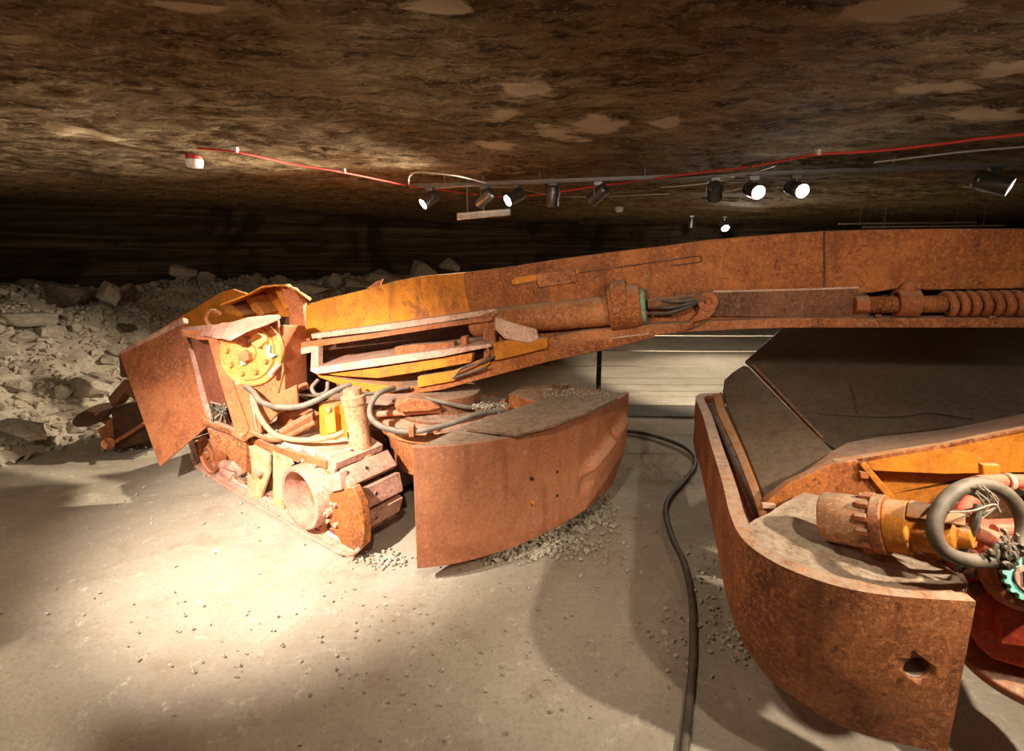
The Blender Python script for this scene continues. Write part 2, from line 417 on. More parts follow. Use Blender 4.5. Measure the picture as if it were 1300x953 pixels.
# fine rubble joined to the heap: nobody could count it
fine = [rockmesh(100+i, .8, 10, 0) for i in range(8)]
fv = [[v.co.copy() for v in m.vertices] for m in fine]; ff = [[tuple(p.vertices) for p in m.polygons] for m in fine]
rnd = random.Random(5); cnt = 0
while cnt < 7000:
    x = rnd.uniform(-6.5, 1.2); y = rnd.uniform(2.6, 8.5); d = sdist(x, y)
    if d < -.10 or d > 2.6 or (d < 0 and rnd.random() < .7): continue
    s = rnd.uniform(.012, .042)*(1 if rnd.random() < .85 else 1.6); k = rnd.randrange(8)
    R = Matrix.Rotation(rnd.uniform(0, 6.28), 3, V((rnd.random(), rnd.random(), rnd.random()+.01)).normalized())
    c = V((x, y, max(0, heap(x, y))+s*.35))
    hm.add([c+(R @ v)*s for v in fv[k]], ff[k]); cnt += 1
o = hm.build('rubble_heap', 'rubble', smooth=30); tag(o, 'broad heap of crushed salt rubble piled against the mine wall on the left', 'rubble', kind='stuff')
# counted rocks
rk = [rockmesh(i, .75, 15, 2) for i in range(9)]
for m in rk: m.materials.append(M['rock'])
rockn = 0; rnd = random.Random(12)
def place_rock(mesh, loc, s, rot, label, group=None, mat=None):
    if mat: mesh = mesh.copy(); mesh.materials.clear(); mesh.materials.append(M[mat])
    o = bpy.data.objects.new('salt_rock', mesh); C.objects.link(o); o.location = loc; o.scale = s; o.rotation_euler = rot
    tag(o, label, 'rock', group); return o
BIG = [  # px, py, Y, half size (x,y,z), rot z, mat, label
 (84, 373, 4.5, (.22, .14, .21), .2, 'rock_dark', 'dark layered boulder standing upright at the top of the heap, far left'),
 (138, 374, 4.6, (.12, .12, .20), -.5, 'rock', 'pale slanted slab of salt just right of the dark layered boulder'),
 (30, 402, 4.7, (.36, .20, .12), .1, 'rock', 'wide low grey salt slab at the left edge of the heap top'),
 (34, 428, 4.5, (.14, .10, .08), .7, 'rock', 'small pale block lying in front of the wide slab at the left edge'),
 (113, 490, 4.25, (.19, .15, .14), .4, 'rock', 'big smooth pale salt boulder midway down the heap, left of the rusty panel'),
 (22, 545, 3.9, (.30, .15, .13), -.2, 'rock', 'large grey boulder low on the heap at the left edge of the photo'),
 (82, 497, 4.1, (.08, .08, .10), .9, 'rock', 'narrow upright rock left of the big smooth boulder'),
 (232, 345, 6.2, (.17, .12, .14), .5, 'rock', 'rounded block on the heap crest above the orange plates'),
 (262, 352, 6.1, (.13, .1, .1), .1, 'rock', 'smaller block touching the crest block above the orange plates'),
 (160, 415, 5.2, (.22, .1, .06), -.6, 'rock_dark', 'thin dark slab leaning on the heap behind the rusty panel top'),
 (150, 444, 4.7, (.12, .1, .1), -.2, 'rock', 'grey cube-like block directly above the top left corner of the rusty panel'),
 (424, 354, 6.9, (.10, .1, .20), .3, 'rock', 'tall narrow rock poking up behind the left end of the boom'),
 (484, 352, 7.4, (.30, .2, .16), .3, 'rock', 'pale rounded rock behind the boom, second from the tall narrow rock'),
 (535, 342, 7.6, (.26, .2, .22), -.3, 'rock', 'large peaked rock behind the boom, left of the last rock on the crest'),
 (570, 338, 7.8, (.20, .2, .18), .8, 'rock', 'last pale rock of the heap before the bare wall behind the boom'),
 (392, 366, 6.8, (.34, .2, .14), .3, 'rock', 'low wide rock behind the curved orange hood'),
 (455, 360, 7.1, (.22, .2, .12), .3, 'rock', 'flat rock between the tall narrow rock and the rounded rock behind the boom'),
 (24, 490, 4.2, (.10, .09, .09), .3, 'rock', 'fist-sized pale rock on the slope above the large low boulder at the left edge'),
 (215, 480-15, 4.9, (.10, .09, .09), .3, 'rock', 'pale rock on the slope hidden partly by the rusty panel'),
]
for i, (px, py, Y, s, rz, mt, lab) in enumerate(BIG):
    hit = None
    for k in range(400):
        q = P(px, py+s[2]*F/Y*.75, 3.2+k*.015)
        if sdist(q.x, q.y) > 0 and q.z < heap(q.x, q.y): hit = 3.2+k*.015; break
    if hit and hit < Y+1.5: s = tuple(v*hit/Y for v in s); Y = hit
    p = P(px, py, Y); place_rock(rk[i % 9], p, s, (.15, -.6 if i == 1 else .1, rz), lab, None, mt if mt != 'rock' else None)
# rest of the countable ones
cand = []
while len(cand) < 281:
    x = rnd.uniform(-6.2, 1.0); y = rnd.uniform(2.7, 8.8); d = sdist(x, y)
    if d < .02 or d > 2.4: continue
    r = V((x, y, 0)); yy = y*CT
    if not (-1.12 < x/y*1.0 < .15): continue
    cand.append((x, y, rnd.uniform(.04, .085)+(.05 if rnd.random() < .12 else 0)))
for i, (x, y, s) in enumerate(cand):
    p = V((x, y, heap(x, y)+s*.25))
    place_rock(rk[i % 9], p, (s, s*rnd.uniform(.7, 1), s*rnd.uniform(.7, 1)), (rnd.uniform(-.5, .5), rnd.uniform(-.5, .5), rnd.uniform(0, 6.28)),
               'lump of broken pale salt rock lying loose on the rubble heap', 'loose salt lumps on the rubble heap')
# crumbs on the floor
cm = MB(); rnd = random.Random(3)
def crumb(x, y, s):
    k = rnd.randrange(8); R = Matrix.Rotation(rnd.uniform(0, 6.28), 3, V((rnd.random(), rnd.random(), rnd.random()+.01)).normalized())
    c = V((x, y, s*.3)); cm.add([c+(R @ v)*s for v in fv[k]], ff[k])
for px, py, sx, sy, n, sm in [(640, 700, 75, 12, 380, .012), (720, 665, 45, 16, 260, .012), (700, 690, 60, 14, 160, .010), (755, 640, 18, 18, 120, .013), (482, 710, 30, 8, 150, .007), (770, 690, 60, 40, 50, .010), (830, 590, 30, 18, 160, .006), (905, 730, 30, 60, 70, .008), (880, 800, 60, 40, 70, .009), (400, 790, 300, 60, 130, .006), (300, 650, 260, 60, 70, .006), (170, 560, 60, 12, 60, .01), (640, 850, 300, 60, 110, .006), (945, 810, 30, 30, 90, .008)]:
    for _ in range(n):
        q = G(px+rnd.gauss(0, sx*.6), min(945, max(480, py+rnd.gauss(0, sy*.6))))
        crumb(q.x, q.y, sm*rnd.uniform(.5, 1.7))
o = cm.build('salt_crumbs', 'crumb', smooth=30); tag(o, 'loose white salt crumbs scattered on the floor under and around the rusty steel plates', 'salt crumbs', kind='stuff')

# ================================================================= CUTTING MACHINE (left)
O = V((-.80, 2.30, 0)); U = V((-.81, .586, 0)).normalized(); W = V((.586, .81, 0)).normalized(); Z = V((0, 0, 1))
def L(u, w, z): return O+U*u+W*w+Z*z
mach = thing('mining_machine', (-.6, 3.0, 0), 'rusty orange crawler mining machine with long steel boom, left of the loading machine', 'mining machine')
CR = Plane(O, W)                                    # outer face of crawler
# crawler
tr = MB()
tr.box(L(.95, .17, .25), U*.72, W*.05, Z*.11)
tr.box(L(1.0, .16, .06), U*.80, W*.14, Z*.025)
track = tr.build('crawler_track', 'rust_dark', mach, .006)
def pad(c, t, n, hw=.155, hl=.053, th=.042, hole=True, name='track_pad'):
    m = MB(); t = t.normalized(); n = n.normalized()
    a = c-W*hw; pts = []
    # pad plate with rolled outer lip
    m.box(c, t*hl, W*hw, n*th*.5)
    m.box(c-n*.03, t*hl*.45, W*hw*.8, n*.02)
    m.box(c-W*(hw-.012)-n*.028, t*hl*.8, W*.012, n*.03)
    if hole: m.lathe(c-W*.02+n*(th*.5), n, [(-.012, .011), (.003, .011), (.003, .015), (-.012, .015)], 14, closed=True)
    po = m.build(name, 'pinkdust', track, .007)
    if hole: m2 = MB(); m2.cyl(c-W*.02+n*(th*.5-.004), c-W*.02+n*(th*.5+.0015), .011, n=12); m2.build('pad_hole', 'black', track)
hw = .155; wc = .17; Rr = .245
angs = [78, 45, 12, -21, -54]
for i, a in enumerate(angs):
    t = math.radians(a); n = (-U*math.cos(t)+Z*math.sin(t)); c = L(.27, wc, .262)+n*.235
    pad(c, U*math.sin(t)+Z*math.cos(t), n)
for k in range(12): pad(L(.31+.135*k, wc, .50-.012*k-.02*math.sin(k*.5)), U, Z, hole=False)
for k in range(12): pad(L(.34+.135*k, wc, .022), U, -Z, hole=False, name='track_pad')
for i, a in enumerate([60, 15, -30, -62]):
    t = math.radians(a); n = (U*math.cos(t)+Z*math.sin(t)); pad(L(1.90, wc, .21)+n*.17, -U*math.sin(t)+Z*math.cos(t), n, hl=.058, hole=False)
# salt and dust caked on the upper run
g = []
for i in range(26):
    row = []
    for j in range(8):
        u = .22+i*.062; w = .02+.042*j
        row.append(L(u, w, .522-.0015*i-.02*math.sin((u-.3)*3.7)*.6+.016*noise.noise(V((u*9, w*12, 0)))+.01*noise.noise(V((u*30, w*30, 3)))))
    g.append(row)
m = MB(); m.sheet(g, V((0, 0, -.03))); m.build('caked_salt', 'crumb', track, lab='pale salt caked on the top run of the track')
# edge rail under upper run (drooping dark side band)
m = MB()
g = [[L(.24+.05*i, .0, .50-.02*math.sin(max(0, (.24+.05*i-.3))*3.7)*.6-.003*i+dz) for dz in (0, -.045)] for i in range(30)]
m.sheet(g, W*.012); m.build('side_band', 'rust', track, .002)
# lower guard rail along the floor
m = MB(); m.tube([L(-.02, .02, .10), L(.06, -.02, .035), L(.35, -.03, .018), L(1.2, -.03, .02), L(1.85, -.02, .03), L(2.0, .0, .09)], .012, 8)
m.sheet([[L(.02+.19*i, -.025+.01*j, .015+.02*j) for j in range(3)] for i in range(11)], W*.01)
m.build('guard_rail', 'pinkdust', track)
m = MB(); g = [[L(.10+.08*i, -.0+.06*j, .05+.035*j+.012*noise.noise(V((i*.8, j*2.0, 5)))) for j in range(4)] for i in range(23)]
m.sheet(g, V((0, 0, -.03))); m.build('salt_skirt', 'crumb', track, lab='ledge of caked salt along the bottom of the track')
# hub ring (hollow drum sticking out toward the camera)
hc = CR.hit(391, 628, -.02); hu = (hc-O).dot(U); hz = hc.z
m = MB(); m.lathe(L(hu, -.075, hz), W, [(0, .152), (0, .176), (.02, .18), (.15, .18), (.15, .152)], 40, closed=True)
for k in range(10):
    t = k*math.tau/10; m.cyl(L(hu+.19*math.cos(t), -.01, hz+.19*math.sin(t)), L(hu+.19*math.cos(t), .015, hz+.19*math.sin(t)), .012, n=8)
m.build('hub_ring', 'pinkdust', track, .003)
m = MB(); m.cyl(L(hu, .06, hz), L(hu, .10, hz), .152, .14, 30); m.cyl(L(hu, .02, hz), L(hu, .08, hz), .03, .03, 16)
m.build('hub_plate', 'rust', track, .003)
m = MB(); m.lathe(L(hu-.02, .03, hz-.01), W, [(0, .18), (0, .20), (.04, .20), (.04, .18)], 36, closed=True); m.build('hub_flange', 'rust', track, .003)
# drive end wheel with bolts and round shield
wc2 = L(.27, .05, .262)
m = MB(); m.cyl(L(.27, .10, .262), L(.27, .24, .262), .195, .195, 30)
for k in range(11):
    t = k*math.tau/11+.1; c = L(.27+.2*math.cos(t), .17, .262+.2*math.sin(t)); d = (c-L(.27, .17, .262)).normalized()
    m.box(c, d*.022, W*.05, d.cross(W)*.026)
m.build('drive_sprocket', 'rust_dark', track, .004)
sh = [(412, 632), (425, 622), (447, 618), (458, 640), (462, 672), (461, 692), (450, 703), (440, 706), (432, 688), (420, 668), (412, 652)]
m = MB(); m.px(CR, sh, .05, .0); m.build('shield_plate', 'boom', track, .006)
m = MB(); bb = CR.hit(419, 648); m.cyl(bb-W*.03, bb+W*.03, .026, .026, 14); m.cyl(bb-W*.045, bb-W*.03, .014, .014, 10)
m.build('shield_hub', 'pinkdust', track, .002)
for x, y in ((427, 640), (428, 665), (418, 660)): q = CR.hit(x, y); m = MB(); m.cyl(q-W*.02, q+W*.02, .014, .014, 6); m.build('shield_bolt', 'pinkdust', track, .002)
m = MB(); m.px(CR, [(398, 694), (412, 655), (416, 657), (402, 697)], .02, -.01); m.build('brace_bar', 'rust', track, .002)
m = MB(); m.px(CR, [(414, 604), (430, 600), (433, 622), (420, 625), (412, 618)], .05, -.02); m.build('bearing_block', 'pinkdust', track, .004)
# frame plates on the track face
m = MB(); m.px(CR, [(315, 566), (322, 565), (341, 577), (341, 600), (332, 628), (327, 640), (313, 640)], .02, -.01); m.build('frame_plate', 'cream', track, .003, lab='frame plate with worn yellow paint')
m = MB(); m.px(CR, [(346, 571), (365, 579), (370, 590), (362, 605), (360, 655), (347, 662)], .02, 0); m.build('frame_plate', 'cream', track, .003, lab='frame plate with worn cream paint')
q = CR.hit(334, 597); m = MB(); m.cyl(q-W*.045, q+W*.02, .03, .026, 12); m.build('bolt', 'pinkdust', track, .003)
m = MB(); m.px(CR, [(325, 568), (345, 578), (348, 590), (330, 582)], .16, .05); m.px(CR, [(362, 580), (392, 600), (392, 612), (366, 600)], .1, .06)
m.px(CR, [(290, 600), (312, 612), (312, 622), (292, 612)], .1, .02)
m.build('frame_crossbars', 'rust', track, .004)
# rear idler wheel
rc = CR.hit(263, 577, -.02)
m = MB(); m.lathe(rc, W, [(0, .035), (0, .055), (.01, .06), (.012, .125), (-.004, .13), (-.004, .142), (.07, .142), (.07, .03)], 32, closed=True)
m.cyl(rc-W*.02, rc+W*.06, .028, .028, 12)
m.build('idler_wheel', 'rust_red', track, .003)
m = MB()
for (a, b, r) in [((275, 588), (300, 592), .035), ((285, 596), (298, 606), .04), ((298, 585), (308, 602), .028), ((272, 565), (312, 580), .02), ((275, 602), (286, 612), .03)]:
    m.tube([CR.hit(a[0], a[1], .02), CR.hit(b[0], b[1], .03)], r, 10, 0)
m.px(CR, [(278, 540), (312, 556), (314, 610), (300, 612), (277, 585)], .04, .12)
m.build('tension_linkage', 'pinkdust', track, .003)
# wheels inside
for u in (.95, 1.25, 1.5):
    m = MB(); m.lathe(L(u, .06, .16), W, [(0, .02), (0, .07), (.02, .09), (.14, .09), (.14, .02)], 24, closed=True); m.build('track_roller', 'rust', track, .003)

# second crawler on the far side, simpler
ft = MB(); ft.box(L(.95, 1.15, .25), U*.75, W*.12, Z*.16); far = ft.build('far_crawler_track', 'rust_dark', mach, .01)
for k in range(13):
    for zz, nn in ((.46, Z), (.03, -Z)):
        m = MB(); c = L(.2+.125*k, 1.15, zz); m.box(c, U*.055, W*.15, Z*.012); m.build('track_pad', 'rust', far, .003)
# chassis: deck, belly and inner dark pump bay
m = MB(); m.box(L(1.05, .72, .50), U*.78, W*.36, Z*.05); m.box(L(1.0, .7, .30), U*.72, W*.30, Z*.2); m.build('chassis', 'shade_steel', mach, .008)
# rounded turret base behind front pads: (470-640,515-640)
TC = V((-.42, 2.98, 0))
m = MB(); m.lathe(TC, Z, [(.27, .24), (.30, .34), (.52, .38), (.54, .42), (.60, .42), (.61, .40)], 48); tur = m.build('turret_base', 'rust', mach, .006)
for k in range(16):
    t = k*math.tau/16; m = MB(); m.cyl(TC+V((.395*math.cos(t), .395*math.sin(t), .60)), TC+V((.395*math.cos(t), .395*math.sin(t), .628)), .016, n=6); m.build('bolt', 'rust', tur)
m = MB(); m.lathe(TC, Z, [(.60, .30), (.63, .30), (.64, .22), (.74, .22)], 40); m.build('turret_ring', 'rust_dark', mach, .005)
m = MB(); a = P(471, 526, 2.72); b = P(560, 520, 2.76); m.tube([a, b], .018, 12, 0); m.cyl(lerp(a, b, .45), lerp(a, b, .55), .021, n=12); m.build('red_rod', 'redpink', mach, .002, lab='faded red rod on the turret')
m = MB(); m.px(vplane((-.6, 2.66), (-.1, 2.75)), [(500, 515), (520, 505), (545, 508), (560, 518), (545, 522), (505, 524)], .12); m.build('valve_block', 'rust', mach, .008)
# deck bits below boom: sloping plate, struts
m = MB(); m.px(vplane((-1.4, 2.95), (-.7, 2.80)), [(352, 515), (392, 520), (432, 540), (428, 590), (360, 575), (350, 560)], .03); m.build('deck_plate', 'rust_red', mach, .004)
pl = vplane((-1.3, 2.78), (-.8, 2.62))
m = MB(); m.px(pl, [(404, 512), (424, 516), (426, 600), (407, 598)], .12); m.build('post_box', 'orange', mach, .008)
m = MB(); m.px(pl, [(412, 527), (424, 522), (426, 548), (415, 551)], .01, -.012); m.build('yellow_label', 'yellow', mach, .001, lab='bright yellow painted patch')
m = MB(); q = pl.hit(419, 519); m.cyl(q-pl.n*.025, q+pl.n*.02, .018, n=12); m.build('bolt', 'cylrust', mach)
m = MB(); m.px(pl, [(427, 514), (440, 514), (442, 566), (430, 566)], .10, .05); m.build('orange_web', 'orange', mach, .004)
# upright hydraulic cylinder
cb = P(459, 575, 2.62); ct_ = P(446, 487, 2.62); r0 = .062
m = MB(); ax = (ct_-cb); Ln = ax.length
m.lathe(cb-ax.normalized()*.06, ax, [(0, r0*1.05), (.06, r0*1.05), (.065, r0), (Ln*.86, r0*.97), (Ln*.87, r0*1.08), (Ln*.98, r0*1.08), (Ln*.99, r0*.8), (Ln*1.08, r0*.8)], 28)
m.build('hydraulic_cylinder', 'cylrust', mach, .002)
# angled braces left of cylinder
m = MB()
m.tube([P(318, 548, 2.8), P(352, 558, 2.7), P(400, 536, 2.72)], .014, 8, 4)
m.box(P(375, 540, 2.74), (P(398, 526, 2.74)-P(352, 553, 2.74))*.5, V((0, .02, .012)), V((0, -.004, .02)))
m.tube([P(350, 510, 2.95), P(385, 488, 2.95), P(392, 492, 3.0)], .011, 8, 4)
m.build('link_bars', 'rust_red', mach)
# hoses
def hose(pts, r, mat, name='hose', lab=None, n=12):
    m = MB(); m.tube([P(*p) for p in pts], r, n, 8)
    return m.build(name, mat, mach, lab=lab)
hose([(312, 490, 2.85), (322, 498, 2.78), (332, 510, 2.70), (350, 516, 2.66), (378, 516, 2.66), (402, 508, 2.68), (425, 496, 2.72), (445, 488, 2.8)], .017, 'hose', lab='grey rubber hose hanging in a curve')
hose([(320, 500, 2.80), (328, 525, 2.74), (345, 548, 2.66), (368, 557, 2.60), (400, 558, 2.55), (425, 553, 2.52), (436, 548, 2.54)], .015, 'hose_orange', lab='dusty orange hose below the grey one')
hose([(500, 492, 2.75), (480, 500, 2.62), (470, 517, 2.55), (473, 533, 2.50), (495, 545, 2.46), (530, 547, 2.44), (570, 538, 2.48), (605, 526, 2.55), (640, 521, 2.68)], .016, 'hose', lab='long grey hose curving round the turret')
hose([(540, 505, 2.72), (570, 512, 2.7), (600, 517, 2.75), (635, 514, 2.85)], .012, 'hose', lab='short grey hose along the turret top')
hose([(404, 482, 2.9), (396, 492, 2.86), (402, 501, 2.84), (414, 497, 2.86), (416, 485, 2.9)], .012, 'hose', lab='coiled grey hose under the channel')
hose([(440, 505, 2.95), (470, 500, 2.9), (520, 492, 2.85)], .009, 'hose_dark')
hose([(318, 505, 2.78), (322, 520, 2.74), (326, 545, 2.74)], .007, 'wire')
hose([(400, 512, 2.95), (375, 500, 3.0), (350, 496, 3.0)], .009, 'hose_dark')
m = MB(); q = P(523, 546, 2.43); m.box(q, (.014, 0, 0), (0, .022, 0), (0, 0, .03)); m.build('hose_clip', 'rust_red', mach, .003)

# --- side fender: curved thick plate (528-792)
pts = [(-.45, 2.085), (-.235, 2.13), (.0, 2.24), (.24, 2.42), (.45, 2.63), (.63, 2.87), (.765, 3.08)]
def cat(pts, n):
    out = []; N = len(pts)
    for i in range(N-1):
        p0 = V((*pts[max(i-1, 0)], 0)); p1 = V((*pts[i], 0)); p2 = V((*pts[i+1], 0)); p3 = V((*pts[min(i+2, N-1)], 0))
        for k in range(n):
            t = k/n; out.append(.5*((2*p1)+(p2-p0)*t+(2*p0-5*p1+4*p2-p3)*t*t+(3*p1-p0-3*p2+p3)*t**3))
    out.append(V((*pts[-1], 0))); return out
cp = cat(pts, 14); NJ = 40; g = []
for i, p in enumerate(cp):
    s = i/(len(cp)-1); row = []
    ztop = .725-.035*s; zb = .115+.02*s+(.0 if s < .82 else .20*((s-.82)/.18)**1.2)
    d = (cp[min(i+1, len(cp)-1)]-cp[max(i-1, 0)]).normalized(); nrm = V((d.y, -d.x, 0))
    for j in range(NJ+1):
        z = lerp(zb, ztop, j/NJ)
        dent = .004*noise.noise(V((s*6, z*6, 0)))
        # long bulging ripple torn across the right half
        rz = .33+.23*(s-.55)/.4; w = math.exp(-((z-rz)/.035)**2) if .60 < s < .95 else 0
        w2 = math.exp(-((z-rz+.085)/.04)**2) if .50 < s < .95 else 0
        e = min(1, max(0, (s-.60)/.05))*min(1, max(0, (.95-s)/.05))
        gap = 0 if abs(s-.80) > .012 else 1
        dent += .055*w*e*(1-gap*.85)-.045*w2*e
        row.append(V((p.x, p.y, z))+nrm*dent)
    g.append(row)
m = MB(); m.sheet(g, lambda i, j: V((0, .0, 0))+V((-(cp[min(i+1, len(cp)-1)]-cp[max(i-1, 0)]).normalized().y*.035, (cp[min(i+1, len(cp)-1)]-cp[max(i-1, 0)]).normalized().x*.035, 0)))
fender = m.build('side_fender', 'fender', mach, .003)
# top of fender box
back = [(-.20, 2.45), (.0, 2.62), (.16, 2.78), (.30, 2.95), (.45, 3.08), (.60, 3.15)]
top = [V((p.x, p.y, .715-.035*i/(len(cp)-1))) for i, p in enumerate(cp)]
bk = cat(back, 14); NB = len(bk)
g = []
for i, p in enumerate(top):
    q = bk[min(NB-1, int(i/(len(top)-1)*(NB-1)))]; q = V((q.x, q.y, p.z)); p2 = p+(q-p).normalized()*.02
    g.append([lerp(p2, q, t/6)+V((0, 0, .004*noise.noise(V((i*.3, t, 0))))) for t in range(7)])
m = MB(); m.sheet(g, V((0, 0, -.03))); m.build('fender_top', 'deck', fender, .002)
gb = [[V((g[i][6].x, g[i][6].y, z)) for z in (.18, .40, .69)] for i in range(len(g))]
m = MB(); m.sheet(gb, V((-.02, .015, 0))); m.build('fender_back', 'rust_dark', fender, .002)
# loose lid plate on it
LP = Plane((0, 0, .735), (0, 0, 1))
lid = [(590, 543), (640, 549), (655, 551), (700, 540), (745, 523), (784, 505), (768, 497), (742, 495), (700, 503), (640, 523)]
m = MB(); zz = [.733, .738, .738, .742, .745, .742, .735, .728, .728, .728]
tp = [G(x, y, z) for (x, y), z in zip(lid, zz)]
c = sum(tp, V())/len(tp); n = len(tp)
m.add(tp+[p-V((0, 0, .014)) for p in tp]+[c, c-V((0, 0, .014))], [(i, (i+1) % n, 2*n) for i in range(n)]+[((i+1) % n+n, i+n, 2*n+1) for i in range(n)]+[((i+1) % n, i, i+n, (i+1) % n+n) for i in range(n)])
m.build('fender_lid', 'deck', fender, .0, smooth=25)
# salt piled on fender rear
m = MB(); rnd = random.Random(8)
for _ in range(260):
    q = G(rnd.uniform(690, 775), rnd.uniform(493, 503), .745); k = rnd.randrange(8); s = rnd.uniform(.002, .006); q += V((0, rnd.gauss(0, .03), 0))
    m.add([q+v*s for v in fv[k]], ff[k])
for _ in range(120):
    q = G(rnd.uniform(600, 645), rnd.uniform(512, 520), .70); k = rnd.randrange(8); s = rnd.uniform(.003, .008); q += V((0, rnd.gauss(0, .03), 0))
    m.add([q+v*s for v in fv[k]], ff[k])
so = m.build('salt_grains', 'crumb', mach, smooth=0); so['kind'] = 'stuff'
# holes and tear in the fender
def bolt_on(q, n, r, h, mat, par, name='bolt'):
    m = MB(); m.cyl(q-n*h, q+n*h, r, n=10); m.build(name, mat, par, .001)
fp = vplane((.02, 2.25), (.45, 2.63))
for x, y, r in ((674.5, 607, .008), (706, 598, .007), (706, 628, .007), (676, 638, .009)):
    q = fp.hit(x, y, -.012); bolt_on(q, fp.n, r, .012, 'black' if y != 638 else 'orange', fender, 'bolt_hole' if y != 638 else 'bolt')
# box behind fender (640-740, 487-520)
pb = vplane((-.05, 3.35), (.6, 3.5))
m = MB(); a = G(645, 500, .70); 
m.prism([G(645, 500, .70), G(690, 512, .70), G(752, 500, .70), G(742, 492, .70), G(700, 486, .70), G(660, 490, .70)], (0, 0, -.30)); rb = m.build('rear_corner_box', 'boom', mach, .012)
m = MB(); q = G(712, 490, .71); m.sphere(q, .045, 10, 1.2, 1, .6); m.build('lifting_lug', 'rust_dark', rb)

# --- hinged panel at the far left
PP = plane3(P(152, 445, 3.25), P(267, 533, 3.10), P(202, 592, 3.02))
m = MB(); m.px(PP, [(151, 447), (233, 410), (238, 432), (247, 446), (253, 470), (267, 512), (270, 532), (262, 542), (203, 592), (199, 582)], .012)
pan = m.build('hinged_panel', 'rust_red', mach, .002)
m = MB(); m.px(PP, [(150, 448), (160, 441), (232, 403), (234, 410), (155, 449)], .05, -.005); m.build('panel_rim', 'pinkdust', pan, .003)
m = MB(); m.px(PP, [(239, 440), (246, 445), (271, 527), (266, 535), (258, 520)], .02, -.02); m.build('hinge_strip', 'pinkdust', pan, .003)
q = PP.hit(258, 482, -.025); bolt_on(q, PP.n, .012, .012, 'pinkdust', pan)
# rear chassis parts seen to its left
RP = vplane((-3.6, 3.75), (-2.6, 3.60))
m = MB(); m.px(RP, [(150, 450), (162, 446), (175, 470), (178, 482), (160, 480), (152, 478)], .15); m.build('rear_bracket', 'rust_dark', mach, .01)
m = MB(); m.px(RP, [(136, 505), (157, 481), (175, 481), (190, 510), (170, 508), (157, 498), (142, 518)], .12, -.03); m.build('rear_bracket', 'rust_dark', mach, .01)
m = MB(); m.px(RP, [(140, 518), (190, 508), (196, 560), (186, 560), (148, 572), (143, 545)], .35, .0); m.build('rear_box', 'shade_steel', mach, .01)
m = MB(); m.tube([P(147, 560, 3.62), P(165, 549, 3.6), P(184, 537, 3.58)], .014, 8, 0); m.px(RP, [(123, 545), (142, 535), (146, 568), (130, 560)], .1, .03); m.cyl(P(137, 563, 3.7), P(137, 563, 3.6), .045, n=16); m.build('rear_linkage', 'rust', mach, .004)
dc = P(122, 527, 3.75)
m = MB(); m.lathe(dc-V((0, 0, .02)), V((-.15, -.35, 1)), [(0, .02), (0, .11), (.02, .14), (.045, .14), (.05, .12), (.03, .02)], 30, closed=True); m.build('cutter_disc', 'shade_steel', mach, .003)
m = MB(); m.tube([dc, P(150, 540, 3.75)], .03, 10, 0); m.build('disc_shaft', 'rust', mach)

# --- housing with round cover
HP = plane3(P(268, 420, 2.95), P(358, 410, 2.90), P(320, 560, 2.80))
m = MB(); m.px(HP, [(267, 418), (276, 428), (285, 424), (352, 404), (360, 470), (352, 500), (376, 488), (378, 514), (352, 525), (330, 550), (308, 560), (303, 548)], .025, 0)
m.px(HP, [(270, 432), (360, 412), (362, 500), (300, 520)], .25, .02)
hou = m.build('drive_housing', 'rust_red', mach, .006)
q = HP.hit(318, 447, 0); n = -HP.n
cc = HP.hit(319, 447, -.01)
m = MB(); m.lathe(cc+HP.n*.015, n, [(0, .205), (.025, .205), (.03, .198), (.03, .17), (.045, .165), (.045, .06), (.06, .055), (.06, .0001)], 44)
cov = m.build('round_cover', 'cover', hou, .002, lab='round orange cover with remnants of green paint')
for k in range(9):
    t = k*math.tau/9+.3; x = HP.n.cross(Z).normalized(); y = x.cross(HP.n)
    b = cc+x*(.13*math.cos(t))+y*(.13*math.sin(t)); m = MB(); m.cyl(b-HP.n*.03, b-HP.n*.055, .016, .014, 12); m.build('cover_bolt', 'cover', cov, .001)
for px_, py_, r in ((333, 432, .045), (316, 452, .04), (313, 433, .035)):
    b = HP.hit(px_, py_, -.04); m = MB(); m.cyl(b, b-HP.n*.05, r, r*.9, 16 if px_ == 333 else 6); m.build('boss', 'cover' if px_ == 333 else 'rust_red', cov, .003)
for poly in ([(304, 447), (309, 446), (312, 462), (306, 464)], [(301, 431), (312, 432), (325, 428), (326, 431), (312, 437), (303, 435)], [(338, 440), (343, 437), (342, 448), (349, 451), (343, 455), (338, 450)], [(281, 453), (284, 455), (286, 466), (282, 466)], [(300, 484), (318, 483), (316, 487), (298, 488)]):
    m = MB(); m.px(HP, poly, .03, -.062 if poly[0][0] > 290 and poly[0][1] < 480 else -.004); m.build('green_patch', 'verd_bright', cov, .001, lab='flaking green paint patch')
m = MB(); m.tube([P(368, 446, 3.0), P(360, 456, 2.9), P(342, 476, 2.75)], .016, 10, 5); m.build('link_arm', 'lip', mach, lab='pale curved link arm')
